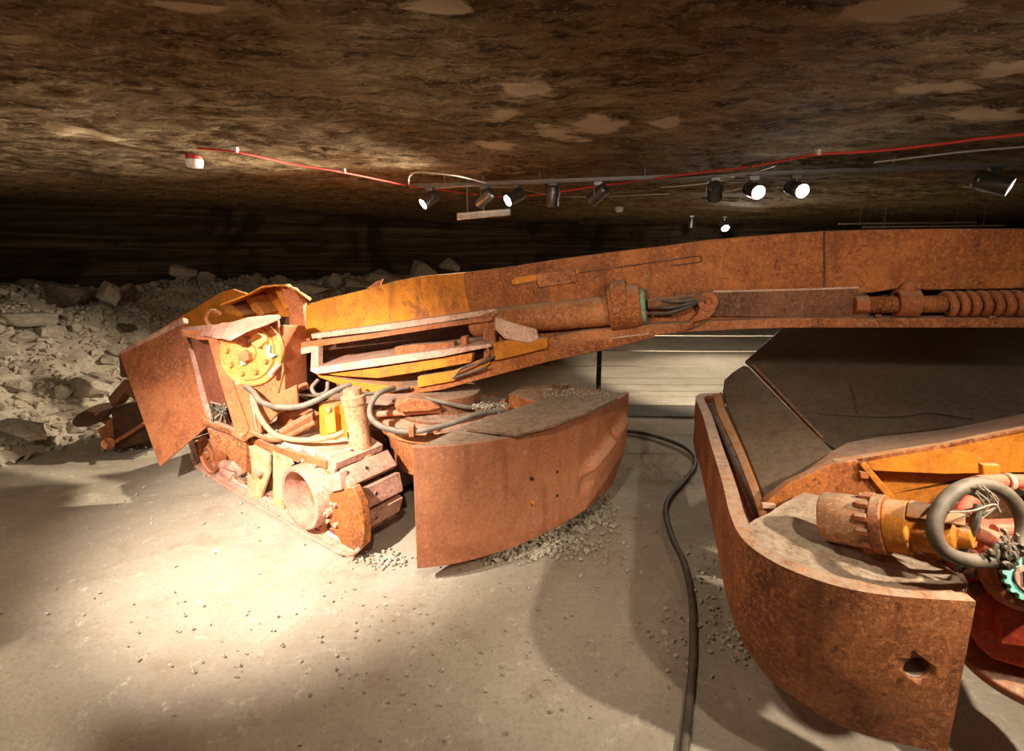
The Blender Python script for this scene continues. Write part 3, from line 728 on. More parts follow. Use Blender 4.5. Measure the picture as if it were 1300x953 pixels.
# bent dusty roof flap over housing
g = []
fl_pts_f = [(230, 424, 3.12), (262, 424, 2.9), (278, 427, 2.76), (292, 429, 2.66), (315, 418, 2.66), (345, 406, 2.70), (356, 401, 2.76)]
fl_pts_b = [(232, 415, 3.2), (262, 412, 3.0), (278, 411, 2.84), (295, 408, 2.78), (315, 403, 2.77), (340, 399, 2.79), (354, 399, 2.82)]
def interp(L_, n):
    out = []
    for i in range(len(L_)-1):
        for k in range(n): out.append(tuple(lerp(a, b, k/n) for a, b in zip(L_[i], L_[i+1])))
    out.append(L_[-1]); return out
for a, b in zip(interp(fl_pts_f, 4), interp(fl_pts_b, 4)):
    A = P(*a); B = P(*b); g.append([lerp(A, B, t/4)+V((0, 0, .006*noise.noise(A*9))) for t in range(5)])
m = MB(); m.sheet(g, V((0, 0, -.015))); m.build('roof_flap', 'pinkdust', hou, .002, lab='bent dusty steel flap')
m = MB(); m.px(HP, [(228, 418), (272, 420), (274, 432), (250, 431), (238, 428)], .04, -.0); m.px(HP, [(262, 425), (274, 425), (316, 545), (308, 560), (300, 555)], .06, -.012); m.build('door_frame', 'rust_red', hou, .004)
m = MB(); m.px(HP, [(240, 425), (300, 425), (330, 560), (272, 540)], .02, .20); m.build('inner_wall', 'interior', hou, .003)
m = MB(); m.tube([P(268, 415, 3.15), P(262, 405, 3.15), P(267, 395, 3.15), P(277, 396, 3.15), P(281, 400, 3.15)], .013, 8, 6); m.build('lifting_eye', 'rust', hou)
# tangle of wires
rnd = random.Random(4)
for k in range(9):
    p = [P(rnd.uniform(266, 288), rnd.uniform(508, 548), 2.92+rnd.uniform(0, .08)) for _ in range(5)]
    m = MB(); m.tube(p, .0045, 6, 6); m.build('loose_wire', 'wire' if k % 2 else 'hose_dark', hou)
m = MB(); m.tube([P(262, 535, 3.0), P(285, 543, 2.9), P(312, 555, 2.8)], .028, 10, 3); m.px(HP, [(262, 543), (312, 560), (312, 600), (268, 560)], .05, .08); m.build('lower_frame', 'rust', mach, .004)

# --- curved hood and gathering plates behind the housing
hb = vplane((-2.2, 3.75), (-1.2, 3.35))
m = MB(); m.px(vplane((-2.7, 4.1), (-1.8, 3.9)), [(200, 420), (215, 410), (262, 382), (280, 371), (296, 367), (305, 370), (312, 372), (330, 400), (290, 430)], .02); m.build('gathering_plate', 'orange', mach, .003)
hood_f = [(279, 386, 3.25), (298, 379, 3.25), (316, 372, 3.25), (332, 363, 3.24), (348, 361, 3.23), (362, 361, 3.22), (376, 367, 3.2), (393, 380, 3.18)]
hood_b = [(305, 383, 3.75), (318, 376, 3.75), (330, 370, 3.72), (343, 363, 3.7), (354, 362, 3.66), (366, 363, 3.62), (380, 369, 3.6), (395, 378, 3.6)]
g = [[lerp(P(*a), P(*b), t/3) for t in range(4)] for a, b in zip(interp(hood_f, 4), interp(hood_b, 4))]
m = MB(); m.sheet(g, V((0, 0, -.012))); hood = m.build('curved_hood', 'boom_yellow', mach, .002, lab='curved orange hood plate')
hpl = vplane((-2.0, 3.50), (-1.2, 3.30))
m = MB(); m.px(hpl, [(280, 385), (316, 372), (332, 364), (348, 362), (360, 362), (372, 388), (366, 402), (300, 402)], .015, .15); m.build('hood_wall', 'orange', hood, .003)
for a in ([(282, 385), (290, 384), (310, 400), (303, 402), (285, 397)], [(310, 376), (316, 373), (336, 398), (330, 402), (320, 394)], [(345, 363), (352, 362), (368, 390), (362, 393)]):
    m = MB(); m.px(hpl, a, .14, .0); m.build('hood_rib', 'orange_dull', hood, .003)
m = MB(); m.px(hpl, [(355, 362), (372, 366), (384, 384), (388, 434), (368, 436), (366, 392)], .05, -.05); m.build('support_strap', 'rust_red', hood, .005)
m = MB(); m.px(hpl, [(386, 386), (400, 384), (404, 440), (390, 440)], .05, .06); m.build('inner_web', 'rust_dark', hood, .003)
m = MB(); m.px(hpl, [(362, 402), (392, 402), (440, 520), (350, 520)], .02, .20); m.build('bay_back', 'shade_steel', mach, .002)

# --- BOOM
BP = vplane((P(390, 400, 3.25).x, 3.25), (P(1300, 400, 2.25).x, 2.25)); n = BP.n
m = MB()
side_top = [(388, 388), (410, 380), (470, 366), (500, 357), (530, 351), (588, 346)]
m.px(BP, side_top+[(592, 372), (600, 400), (388, 430)], .10, .0); boom = m.build('boom', 'boom_yellow', mach, .004, lab='boom end with bright orange paint over rust')
# main box of the boom
topc = [(588, 346), (650, 338), (700, 330), (760, 322), (800, 317), (850, 311), (900, 304), (950, 300), (1000, 296), (1047, 293)]
m = MB(); m.px(BP, topc+[(1047, 412), (990, 414), (935, 417), (880, 419), (830, 424), (640, 440), (600, 415), (592, 372)], .26, -.012); m.build('boom_box', 'boom', boom, .006)
m = MB(); m.px(BP, [(1047, 293), (1120, 291), (1200, 290), (1300, 290), (1500, 290), (1500, 372), (1300, 366), (1180, 368), (1140, 366), (1105, 372), (1047, 374)], .26, -.016); m.build('boom_box', 'boom', boom, .006)
m = MB(); m.px(BP, [(1047, 370), (1500, 366), (1500, 412), (1047, 412)], .14, .12); m.build('spring_bay', 'shade_steel', boom, .004)
m = MB(); m.px(BP, [(870, 372), (905, 368), (1085, 366), (1105, 376), (1105, 404), (1080, 404), (890, 402)], .03, -.03); m.build('reinforcement_plate', 'rust_dark', boom, .006)
m = MB(); m.px(BP, [(830, 423), (880, 419), (900, 408), (1000, 404), (1500, 404), (1500, 416), (1000, 416), (940, 418), (880, 421)], .20, -.09); m.build('lower_flange', 'rust', boom, .004)
# slots with thin slider
m = MB(); m.px(BP, [(649, 356), (654, 352), (700, 345), (735, 341), (735, 347), (700, 352), (660, 360), (651, 361)], .01, -.02); m.build('slot_bar', 'boom_yellow', boom, .002)
m = MB(); m.tube([BP.hit(735, 346, -.014), BP.hit(800, 337, -.014), BP.hit(850, 330, -.014), BP.hit(884, 325, -.014), BP.hit(890, 328, -.014), BP.hit(886, 333, -.014), BP.hit(850, 337, -.014)], .004, 6, 6)
m.tube([BP.hit(735, 341, -.014), BP.hit(700, 345, -.014), BP.hit(656, 352, -.014), BP.hit(648, 357, -.014), BP.hit(653, 362, -.014), BP.hit(700, 354, -.014)], .003, 6, 6)
m.build('slot_edge', 'rust_dark', boom)
m = MB(); m.px(BP, [(680, 348), (730, 341), (733, 358), (684, 365)], .02, -.03)
for x, y in ((706, 354), (720, 351)): q = BP.hit(x, y, -.035); m.cyl(q, q+n*.02, .02, n=16)
m.build('slot_slider', 'rust', boom, .003)
m = MB(); m.tube([BP.hit(1047, 294, -.018), BP.hit(1047, 372, -.018)], .004, 6, 0); m.build('weld_seam', 'rust_dark', boom)
m = MB(); m.tube([BP.hit(905, 370, -.03), BP.hit(1000, 368, -.034), BP.hit(1090, 365, -.03)], .006, 6, 4); m.build('weld_bead', 'lip', boom)
# torn flake near the end
m = MB(); m.px(BP, [(465, 366), (478, 357), (486, 354), (483, 362), (476, 366)], .01, .02); m.build('torn_edge', 'rust', boom, .001)
# big horizontal hydraulic cylinder
c0 = BP.hit(600, 410, -.04); c1 = BP.hit(778, 394, -.07); axd = (c1-c0).normalized(); rr = .083
m = MB(); m.lathe(c0-axd*.0, axd, [(0, rr*.9), (.02, rr), ((c1-c0).length, rr*1.0)], 36); m.build('boom_cylinder', 'rust', boom, .003)
e0 = BP.hit(778, 392, -.07); e1 = BP.hit(822, 386, -.07)
m = MB(); m.lathe(e0, e1-e0, [(-.02, .10), (-.015, .125), (.10, .125), (.13, .118), (.15, .118), (.15, .09)], 36)
m.lathe(e0+V((0, 0, .03)), e1-e0, [(.0, .03), (.0, .12), (.08, .12), (.08, .03)], 24, closed=True)
m.box(BP.hit(795, 415, -.05), axd*.05, n*.05, Z*.05)
m.build('cylinder_gland', 'boom', boom, .004)
m = MB(); m.lathe(e0+axd*.148, axd, [(0, .06), (0, .098), (.012, .10), (.026, .10), (.03, .06)], 32, closed=True); m.build('gland_ring', 'verdigris', boom, .001, lab='ring with dull green tint')
m = MB(); m.tube([e1, BP.hit(895, 378, -.05)], .03, 14, 0); m.build('piston_rod', 'rust_dark', boom)
for dy in (-8, 2, 10):
    m = MB(); m.tube([BP.hit(828, 388+dy, -.06), BP.hit(850, 389+dy*.8, -.10), BP.hit(875, 385+dy*.4, -.09), BP.hit(893, 377, -.05)], .009, 8, 6); m.build('boom_hose', 'hose_dark', boom)
m = MB(); m.lathe(BP.hit(899, 383, -.075), n, [(0, .02), (0, .05), (.06, .05), (.06, .02)], 24, closed=True); m.px(BP, [(893, 372), (906, 370), (908, 395), (900, 404), (870, 412), (886, 398)], .03, -.06); m.build('rod_eye', 'rust_red', boom, .004)
m = MB(); m.px(BP, [(700, 428), (740, 420), (800, 414), (850, 411), (880, 410), (870, 421), (830, 426), (790, 438), (750, 446), (710, 446), (690, 440)], .12, -.12); m.build('bracket_plate', 'rust', boom, .006)
m = MB(); m.px(BP, [(770, 430), (795, 426), (825, 423), (815, 429), (775, 437)], .01, -.125); m.build('chipped_patch', 'lip', boom, .001)
# adjusting screw, nut, spring
s0 = BP.hit(1084, 387, -.04); s1 = BP.hit(1500, 383, -.04); sd = (s1-s0).normalized()
m = MB(); m.cyl(s0, s0+sd*.058, .044, n=6); screw = m.build('adjusting_screw', 'rust_red', boom, .003)
m = MB(); prof = []
lenT = (BP.hit(1200, 385, -.04)-s0).length; k = int((lenT-.058)/.006)
for i in range(k): h = .058+i*.006; prof.append((h, .036 if i % 2 else .042))
prof = [(.05, .036)]+prof+[(.058+k*.006, .036)]
m.lathe(s0, sd, prof, 24); m.build('screw_thread', 'rust', screw)
q = BP.hit(1150, 385, -.04)
m = MB(); m.lathe(q-sd*.045, sd, [(0, .05), (0, .068), (.09, .068), (.09, .05)], 32, closed=True); m.sphere(q+Z*.07-n*.0, .036, 10); m.build('screw_collar', 'rust_red', screw, .003)
m = MB(); h0 = (BP.hit(1198, 384, -.04)-s0).length; h1 = (s1-s0).length; x = n; y = sd.cross(n)
pts_ = []; turns = int((h1-h0)/.043)
for i in range(turns*14):
    t = i/14; a = t*math.tau; pts_.append(s0+sd*(h0+t*.043)+n*(.047*math.cos(a))+y*(.047*math.sin(a)))
m.tube(pts_, .017, 10, 0); m.build('coil_spring', 'rust_red', screw)
m = MB(); m.cyl(s0+sd*h0, s1, .03, n=16); m.build('spring_rod', 'rust_dark', screw)
for x_, y_ in ((1088, 406), (1190, 405), (1260, 404), (1115, 402)):
    m = MB(); q = BP.hit(x_, y_, -.08); m.cyl(q, q+V((0, 0, .012)), .016, .012, 6); m.build('bolt', 'rust', boom)

# --- channel below boom end
def chan(pts_f, th, depth, mat, name, off=-.12, lab=None):
    m = MB(); m.px(BP, pts_f, depth, off); return m.build(name, mat, boom, .003, lab=lab)
def shelf(fl_, bl_, yoff_f, yoff_b, th, name, mat, lab=None):
    g = [[BP.hit(a[0], a[1], yoff_f), BP.hit(b[0], b[1], yoff_b)] for a, b in zip(interp(fl_, 4), interp(bl_, 4))]
    m = MB(); m.sheet(g, V((0, 0, -th))); return m.build(name, mat, boom, .002, lab=lab)
m = MB(); m.px(BP, [(395, 424), (500, 410), (628, 392), (630, 398), (500, 418), (396, 430)], .36, -.12); m.build('channel_top_flange', 'lip', boom, .002, lab='pale worn upper flange')
m = MB(); m.px(BP, [(368, 440), (374, 436), (470, 424), (560, 410), (625, 402), (625, 407), (560, 416), (470, 430), (380, 443), (376, 448)], .06, -.16); m.build('channel_middle_rib', 'rust_red', boom, .002)
m = MB(); m.px(BP, [(366, 442), (376, 443), (396, 439), (404, 440), (404, 472), (394, 470), (395, 447), (374, 452)], .05, -.17); m.build('channel_end', 'lip', boom, .003, lab='pale worn end of the channel')
m = MB(); m.px(BP, [(394, 466), (404, 466), (470, 456), (560, 444), (622, 436), (624, 440), (560, 453), (470, 466), (402, 475), (394, 471)], .42, -.20); m.build('channel_lower_flange', 'lip', boom, .003, lab='wide pale lower flange')
m = MB(); m.px(BP, [(390, 425), (640, 395), (640, 445), (390, 475)], .02, .22); m.build('channel_web', 'shade_steel', boom, .002)
m = MB(); m.px(BP, [(500, 441), (520, 438), (575, 434), (580, 446), (502, 452)], .06, -.14); m.px(BP, [(584, 428), (592, 426), (592, 442), (585, 442)], .05, -.15); m.build('channel_block', 'rust', boom, .004)
m = MB(); m.px(BP, [(405, 474), (480, 467), (560, 454), (600, 448), (598, 460), (520, 474), (480, 480), (440, 478)], .05, -.16); m.build('under_beam', 'boom_yellow', boom, .004)
m = MB(); m.px(BP, [(401, 474), (425, 480), (470, 487), (500, 491), (500, 500), (470, 498), (430, 488), (405, 479)], .30, -.14); m.build('swing_pan', 'orange', boom, .004)
m = MB(); m.px(BP, [(500, 491), (530, 490), (575, 478), (610, 466), (640, 452), (700, 440), (760, 432), (830, 424), (832, 428), (760, 446), (700, 458), (620, 479), (560, 495), (530, 499), (500, 500)], .30, -.14); m.build('swing_pan', 'boom', boom, .004)
m = MB(); m.px(BP, [(530, 478), (575, 471), (620, 452), (622, 462), (575, 484), (530, 492)], .04, -.17); m.build('pan_lip', 'orange', boom, .004)
m = MB(); m.px(BP, [(625, 436), (660, 428), (695, 430), (695, 442), (655, 452), (628, 458)], .06, -.18); m.build('pan_bracket', 'orange', boom, .006)
m = MB(); m.px(BP, [(628, 402), (650, 410), (680, 418), (684, 430), (672, 436), (640, 430), (628, 418)], .03, -.19); m.build('white_flap', 'lip', boom, .006, lab='pale crumpled flap')
m = MB(); m.px(BP, [(612, 400), (628, 394), (630, 470), (622, 478), (614, 460)], .05, -.13); m.build('channel_end_plate', 'rust', boom, .004)
for a in ([(578, 478), (590, 466), (612, 460), (628, 452)], [(584, 472), (606, 462), (620, 450), (618, 440)], [(575, 480), (600, 472), (618, 466)]):
    m = MB(); m.tube([BP.hit(x, y, -.19) for x, y in a], .008, 8, 5); m.build('boom_hose', 'hose_dark' if a[0][0] != 584 else 'rust_red', boom)
m = MB(); q = lerp(TC+V((0, 0, 1.05)), BP.hit(555, 470, .1), 0); m.lathe(BP.hit(545, 470, .12), Z, [(0, .12), (.08, .12)], 30); m.build('swing_pivot', 'rust_dark', boom, .003)
# post stub behind (548-572)
m = MB(); m.px(vplane((-.6, 3.6), (0, 3.6)), [(556, 488), (574, 486), (576, 512), (558, 512)], .1); m.build('rear_stub', 'rust_red', mach, .006)

# ================================================================= LOADING MACHINE (right)
load = thing('loading_machine', (1.6, 1.9, 0), 'rusty orange loading machine with curved bumper, steel hopper and red gearbox at the right edge', 'loading machine')
rim = [(1.36, 3.02), (1.27, 3.03), (1.19, 3.0), (1.135, 2.9), (1.065, 2.62), (.93, 2.15), (.83, 1.80), (.755, 1.55), (.735, 1.40), (.78, 1.28), (.87, 1.20), (1.0, 1.155), (1.21, 1.13)]
cp2 = cat(rim, 6); NN = len(cp2); g = []; tan = []
for i, p in enumerate(cp2):
    d = (cp2[min(i+1, NN-1)]-cp2[max(i-1, 0)]).normalized(); tan.append(V((-d.y, d.x, 0)))   # inward normal
for i, p in enumerate(cp2):
    s = i/(NN-1); row = []
    for j in range(17):
        t = j/16; z = lerp(.22, .70, t)
        low = max(0, 1-t/.45)
        row.append(V((p.x, p.y, z))+tan[i]*(.10*low**1.6*(1 if s < .8 else max(0, (1-s)/.2)))+tan[i]*.005*noise.noise(V((s*7, z*6, 3))))
    g.append(row)
m = MB(); m.sheet(g, lambda i, j: tan[i]*.05); bump = m.build('curved_bumper', 'rust', load, .008, lab='thick curved steel bumper plate')
m = MB(); g2 = []
for i in range(int(NN*.60), NN):
    p = cp2[i]; s = (i-NN*.60)/(NN*.40);
    q = lerp(V((1.12, 1.74, 0)), V((1.42, 1.55, 0)), min(1, max(0, s)*1.3))
    if s > .77: q = lerp(V((1.42, 1.55, 0)), V((1.235, 1.15, 0)), min(1, (s-.77)/.23))
    a = p+tan[i]*.045
    g2.append([V((lerp(a.x, q.x, t/8), lerp(a.y, q.y, t/8), .688+.010*noise.noise(V((i*.3, t*.5, 0))))) for t in range(9)])
m.sheet(g2, V((0, 0, -.02))); m.build('bumper_top', 'deck', bump, .0)
# hole in front face
q = V((1.12, 1.14, 0)); fpn = tan[-3]; fpl = Plane(V((1.0, 1.155, 0)), -tan[-1])
hpnt = fpl.hit(1162, 846); m = MB(); m.cyl(hpnt-tan[-1]*.08, hpnt+tan[-1]*.12, .034, n=32); cut = m.build('cutter', 'rust', None, 0)
cut.location = (0, 0, 0); bo = bump.modifiers.new('hole', 'BOOLEAN'); bo.object = cut; bo.operation = 'DIFFERENCE'; bo.solver = 'EXACT'
bpy.context.view_layer.update(); nm = bpy.data.meshes.new_from_object(bump.evaluated_get(bpy.context.evaluated_depsgraph_get()))
bump.modifiers.clear(); bump.data = nm; bpy.data.objects.remove(cut)
m = MB(); m.lathe(hpnt-tan[-1]*.002, tan[-1], [(0, .032), (0, .036), (.052, .036), (.052, .032)], 32, closed=True); m.build('round_hole', 'rust_dark', bump, lab='round hole through the bumper')
# inner rail between bumper and hopper
m = MB(); g = []
for a, b in zip(interp([(896, 512, 2.9), (912, 545, 2.6), (934, 600, 2.15), (950, 640, 1.9), (958, 660, 1.82)], 4), interp([(918, 508, 2.95), (934, 540, 2.65), (958, 590, 2.2), (966, 640, 1.95), (970, 660, 1.85)], 4)):
    g.append([P(*a), P(*b)])
m.sheet(g, V((0, 0, -.05))); m.build('bumper_gutter', 'rust_dark', load, .004)
# slanted guard plate (grey-brown) 
GP = plane3(P(946, 466, 3.0), P(1056, 573, 2.0), P(972, 636, 1.85))
m = MB(); m.px(GP, [(917, 498), (919, 482), (930, 472), (944, 463), (951, 465), (1002, 517), (1058, 572), (1030, 590), (990, 612), (972, 636), (968, 628), (945, 570), (922, 515)], .025); m.build('guard_plate', 'hopper', load, .008, lab='slanted dusty brown guard plate')
g = []
for x, y in interp([(914, 498), (920, 522), (944, 574), (966, 630), (973, 652)], 4):
    g.append([GP.hit(x-9, y+2, -.01), GP.hit(x, y, -.015), GP.hit(x+2, y-1, .01)])
m = MB(); m.sheet(g, GP.n*.02); m.build('gutter_rail', 'orange_dull', load, .002)
# trough: back sheet
TA = P(946, 458, 3.35); TB = P(1300, 430, 3.20); TCo = P(1048, 556, 2.45)
TP = plane3(TA, TB, TCo)
m = MB(); m.px(TP, [(946, 458), (994, 415), (1010, 411), (1300, 411), (1500, 411), (1500, 520), (1300, 528), (1180, 545), (1045, 557), (1000, 512), (955, 466)], .02)
tro = m.build('hopper_back', 'hopper', load, .004, lab='tall dusty steel sheet at the back of the hopper')
m = MB(); m.tube([TP.hit(1040, 524, -.005), TP.hit(1100, 528, -.006), TP.hit(1150, 527, -.012), TP.hit(1180, 523, -.02), TP.hit(1235, 531, -.01)], .007, 8, 6); m.build('bent_fold', 'hopper', tro)
m = MB(); m.px(TP, [(1078, 486), (1082, 488), (1090, 522), (1087, 523)], .006, -.004); m.build('slit', 'shade_steel', tro)
m = MB(); m.tube([TP.hit(956, 464, -.01), TP.hit(1002, 512, -.012), TP.hit(1044, 556, -.01)], .009, 8, 4); m.build('edge_seam', 'rust', tro)
rnd = random.Random(11)
m = MB()
for _ in range(70):
    q = TP.hit(rnd.gauss(1160, 55), rnd.gauss(500, 22), -.002); m.cyl(q, q+TP.n*.003, rnd.uniform(.0015, .004), n=6)
so = m.build('rust_specks', 'rust_dark', tro); so['kind'] = 'stuff'
# trough floor
m = MB(); A = P(1040, 558, 2.43); B = P(1320, 530, 2.5); m.prism([A, B, B+V((.3, -.55, -.03)), A+V((.12, -.40, -.03))], (0, 0, -.02)); m.build('hopper_floor', 'hopper', load, .003)
# orange side beam
OBf = vplane((P(972, 680, 1.80).x, 1.80), (P(1300, 600, 1.62).x, 1.62))
m = MB(); m.px(OBf, [(971, 638), (1000, 615), (1058, 588), (1088, 584), (1128, 632), (1140, 648), (1060, 652), (972, 652)], .04, -.01); ob = m.build('side_beam', 'boom', load, .004, lab='rusted orange side beam')
m = MB(); m.px(OBf, [(1058, 586), (1100, 580), (1200, 565), (1300, 545), (1450, 520), (1450, 600), (1300, 600), (1200, 602), (1110, 598), (1088, 584)], .03, .0)
m.build('beam_face', 'orange', ob, .004, lab='bright orange face of the beam')
m = MB(); A = [OBf.hit(x, y, 0) for x, y in ((1000, 612), (1058, 586), (1100, 580), (1200, 563), (1300, 543), (1450, 518))]
Bk = [P(1056, 573, 2.0), P(1075, 562, 2.15), P(1110, 555, 2.2), P(1200, 545, 2.2), P(1300, 525, 2.2), P(1450, 500, 2.2)]
m.sheet([[lerp(a, b, t/4) for t in range(5)] for a, b in zip(A, Bk)], V((0, 0, -.02))); m.build('beam_top', 'rust', ob, .002, lab='rusty dusty upper edge of the beam')
m = MB(); m.px(OBf, [(1110, 598), (1200, 601), (1300, 598), (1450, 598), (1450, 640), (1300, 625), (1260, 600), (1200, 640), (1160, 660), (1128, 628)], .03, .06); m.build('lower_web', 'orange_dull', ob, .004)
m = MB(); m.px(OBf, [(1092, 590), (1098, 586), (1136, 630), (1150, 650), (1140, 650)], .02, -.03); m.build('diagonal_strap', 'orange', ob, .003)
m = MB(); m.px(OBf, [(1092, 599), (1103, 600), (1103, 608), (1093, 607)], .02, -.03); m.build('small_lug', 'rust_red', ob, .002)
m = MB(); m.px(OBf, [(968, 640), (985, 641), (985, 646), (968, 645)], .02, -.03); m.build('pale_chip', 'lip', ob, .001)
m = MB(); m.px(OBf, [(972, 650), (1140, 650), (1200, 640), (1450, 620), (1450, 760), (1220, 740), (1130, 720), (972, 680)], .02, .12); m.build('inner_wall', 'rust_dark', load, .003)
# electric motor lying on bumper top
m0 = P(1047, 655, 1.44); m1 = P(1112, 664, 1.34); md = (m1-m0).normalized(); ml = (m1-m0).length; R0 = .076
m = MB(); m.lathe(m0, md, [(0, .0001), (0, R0*.96), (.008, R0), (ml*.9, R0), (ml, R0*.98), (ml, .0001)], 36); mot = m.build('hydraulic_motor', 'cylrust', load, .003)
m = MB(); m.lathe(m0, md, [(ml, .01), (ml, R0*1.12), (ml+.03, R0*1.12), (ml+.03, .01)], 36, closed=True); m.build('motor_flange', 'rust', mot, .003)
xx = md.cross(Z).normalized(); yy = xx.cross(md)
for k in range(12):
    t = k*math.tau/12; c = m0+md*(ml-.03)+xx*(R0*1.02*math.cos(t))+yy*(R0*1.02*math.sin(t)); m = MB(); m.cyl(c, c+md*.03, .013, n=6); m.build('flange_bolt', 'rust_red', mot, .001)
m = MB(); m.lathe(m0, md, [(ml+.03, .01), (ml+.03, R0*.98), (ml+.085, R0*.98), (ml+.09, R0*.78), (ml+.16, R0*.74), (ml+.18, R0*.60), (ml+.185, .035), (ml+.215, .03), (ml+.215, .0001)], 36); m.build('motor_nose', 'orange', mot, .003, lab='orange painted motor nose')
m = MB(); g = []
for i in range(13):
    t = math.radians(-20+i*13); r = R0*.98
    g.append([m0+md*(ml+.09+k*.03)+xx*(r*(1-.05*k)*math.cos(t))*-1+yy*(r*(1-.05*k)*math.sin(t)) for k in range(5)])
m.sheet(g, V((0, 0, .004))); m.build('nose_cowl', 'orange_dull', mot, .001)
m = MB(); m.tube([P(1170, 672, 1.42), P(1182, 690, 1.36), P(1192, 716, 1.33), P(1200, 735, 1.33)], .019, 10, 5); m.build('orange_pipe', 'orange_dull', load)
# hose ring
hcx, hcy = 1243, 667; HR = Plane(P(hcx, hcy, 1.18), V((-.15, 1, -.35)))
ring = [HR.hit(hcx+57*math.cos(t)*(1.0), hcy+49*math.sin(t)+4*math.cos(2*t), -.0) for t in [k*math.tau/14 for k in range(14)]]
m = MB(); m.tube(ring, .0185, 14, 6, closed=True); m.build('hose_loop', 'hose_big', load, lab='thick dusty hose coiled in a loop')
m = MB(); rnd = random.Random(21)
for a in range(7):
    m.tube([HR.hit(hcx+rnd.uniform(-6, 14), hcy-48+rnd.uniform(-4, 8), -.03), HR.hit(hcx+rnd.uniform(-10, 25), hcy-25+rnd.uniform(-10, 10), -.01), HR.hit(hcx+rnd.uniform(-30, 25), hcy-5+rnd.uniform(-16, 20), .02)], .0025, 6, 5)
m.tube([HR.hit(1205, 650, -.02), HR.hit(1235, 648, -.025), HR.hit(1262, 640, -.03), HR.hit(1270, 650, -.03)], .0025, 6, 5)
m.build('tie_wire', 'wire', load)
m = MB(); m.tube([HR.hit(1242, 640, -.01), HR.hit(1238, 665, .0), HR.hit(1226, 690, .05), HR.hit(1215, 720, .12)], .010, 10, 5); m.build('grey_hose', 'hose', load)
for a in ([(1210, 655, 1.35), (1222, 640, 1.35), (1235, 632, 1.36), (1215, 665, 1.34)], ):
    m = MB(); m.tube([P(1212, 668, 1.32), P(1222, 650, 1.32), P(1234, 636, 1.34)], .022, 12, 5); m.build('red_pipe', 'red', load)
m = MB(); m.tube([P(1240, 676, 1.28), P(1262, 684, 1.26), P(1276, 690, 1.25)], .024, 12, 4); m.build('pink_pipe', 'redpink', load)
m = MB(); m.tube([P(1245, 692, 1.27), P(1262, 697, 1.26)], .016, 12, 3); m.build('pink_pipe', 'redpink', load); m = MB(); m.tube([P(1262, 672, 1.33), P(1300, 672, 1.33)], .016, 10, 3); m.build('pink_pipe', 'redpink', load)
m = MB(); g = [(1275, 700), (1268, 712), (1285, 705), (1290, 718), (1272, 690), (1284, 695), (1264, 702), (1288, 690)]
rnd = random.Random(2)
for k in range(26):
    a = HR.hit(1278+rnd.gauss(0, 8), 702+rnd.gauss(0, 10), -.03); b = a+V((rnd.uniform(-.02, .02), rnd.uniform(-.015, .015), rnd.uniform(-.02, .02)))
    m.tube([a, lerp(a, b, .5)+V((0, 0, .01)), b], .006, 6, 3)
so = m.build('frayed_wrapping', 'hose_big', load, lab='frayed dusty wrapping on the hose loop')
# strap bracket and horizontal orange pipe
m = MB(); m.px(Plane(P(1260, 600, 1.5), V((0, 1, 0))), [(1248, 590), (1270, 590), (1273, 614), (1250, 615)], .02); m.build('strap_bracket', 'orange', load, .004)
m = MB(); m.tube([P(1240, 612, 1.45), P(1275, 610, 1.48), P(1340, 612, 1.46)], .022, 12, 3); m.build('orange_pipe', 'redpink', load)
m = MB(); q = P(1276, 611, 1.475); m.lathe(q, V((1, 0, 0)), [(0, .022), (0, .028), (.015, .028), (.015, .022)], 20, closed=True); m.build('hose_clamp', 'steelrope', load)
# red gearbox
RP2 = vplane((P(1190, 700, 1.30).x, 1.30), (P(1300, 700, 1.22).x, 1.22))
m = MB(); m.px(RP2, [(1200, 715), (1240, 700), (1275, 725), (1320, 735), (1450, 735), (1450, 850), (1300, 850), (1260, 838), (1240, 820), (1246, 765), (1228, 756)], .35); gb = m.build('gearbox', 'red', load, .012, lab='red painted gearbox')
m = MB(); m.px(RP2, [(1272, 768), (1300, 774), (1450, 775), (1450, 822), (1300, 822), (1268, 818)], .06, -.05); m.build('gearbox_step', 'red', gb, .006)
m = MB(); q = RP2.hit(1305, 843, .10); m.lathe(q, Z, [(-.05, .10), (-.03, .16), (-.012, .17), (0, .17), (.012, .15)], 40); m.build('gearbox_base_flange', 'rust_red', gb, .003)
gc = RP2.hit(1306, 735, -.08); gn = V((-.35, -.75, .45)).normalized()
m = MB(); prof = []
xx = gn.cross(Z).normalized(); yy = xx.cross(gn); outer = []; 
for k in range(96):
    t = k*math.tau/96; r = .052 if (k//3) % 2 else .060; outer.append(gc+xx*(r*math.cos(t))+yy*(r*math.sin(t)))
m.prism(outer, gn*.02); m.build('toothed_dial', 'green', gb, .001, lab='pale green toothed ring')
m = MB(); m.cyl(gc+gn*.018, gc+gn*.026, .038, n=28); m.build('dial_face', 'pinkdust', gb, .001)
m = MB(); m.box(gc+gn*.028+xx*.008, xx*.014, yy*.016, gn*.004); m.build('dial_slot', 'black', gb)
m = MB(); m.lathe(gc-gn*.06, gn, [(0, .06), (0, .085), (.05, .078), (.06, .06)], 32, closed=True); m.cyl(gc-gn*.06, gc, .055, n=28); m.build('dial_housing', 'rust_red', gb, .003)
for x, y in ((1222, 705), (1230, 720), (1215, 738), (1238, 742)):
    m = MB(); q = P(x, y, 1.27); m.sphere(q, .026, 8, 1, 1, 1.2); m.build('caked_fitting', 'rust_dark', gb)

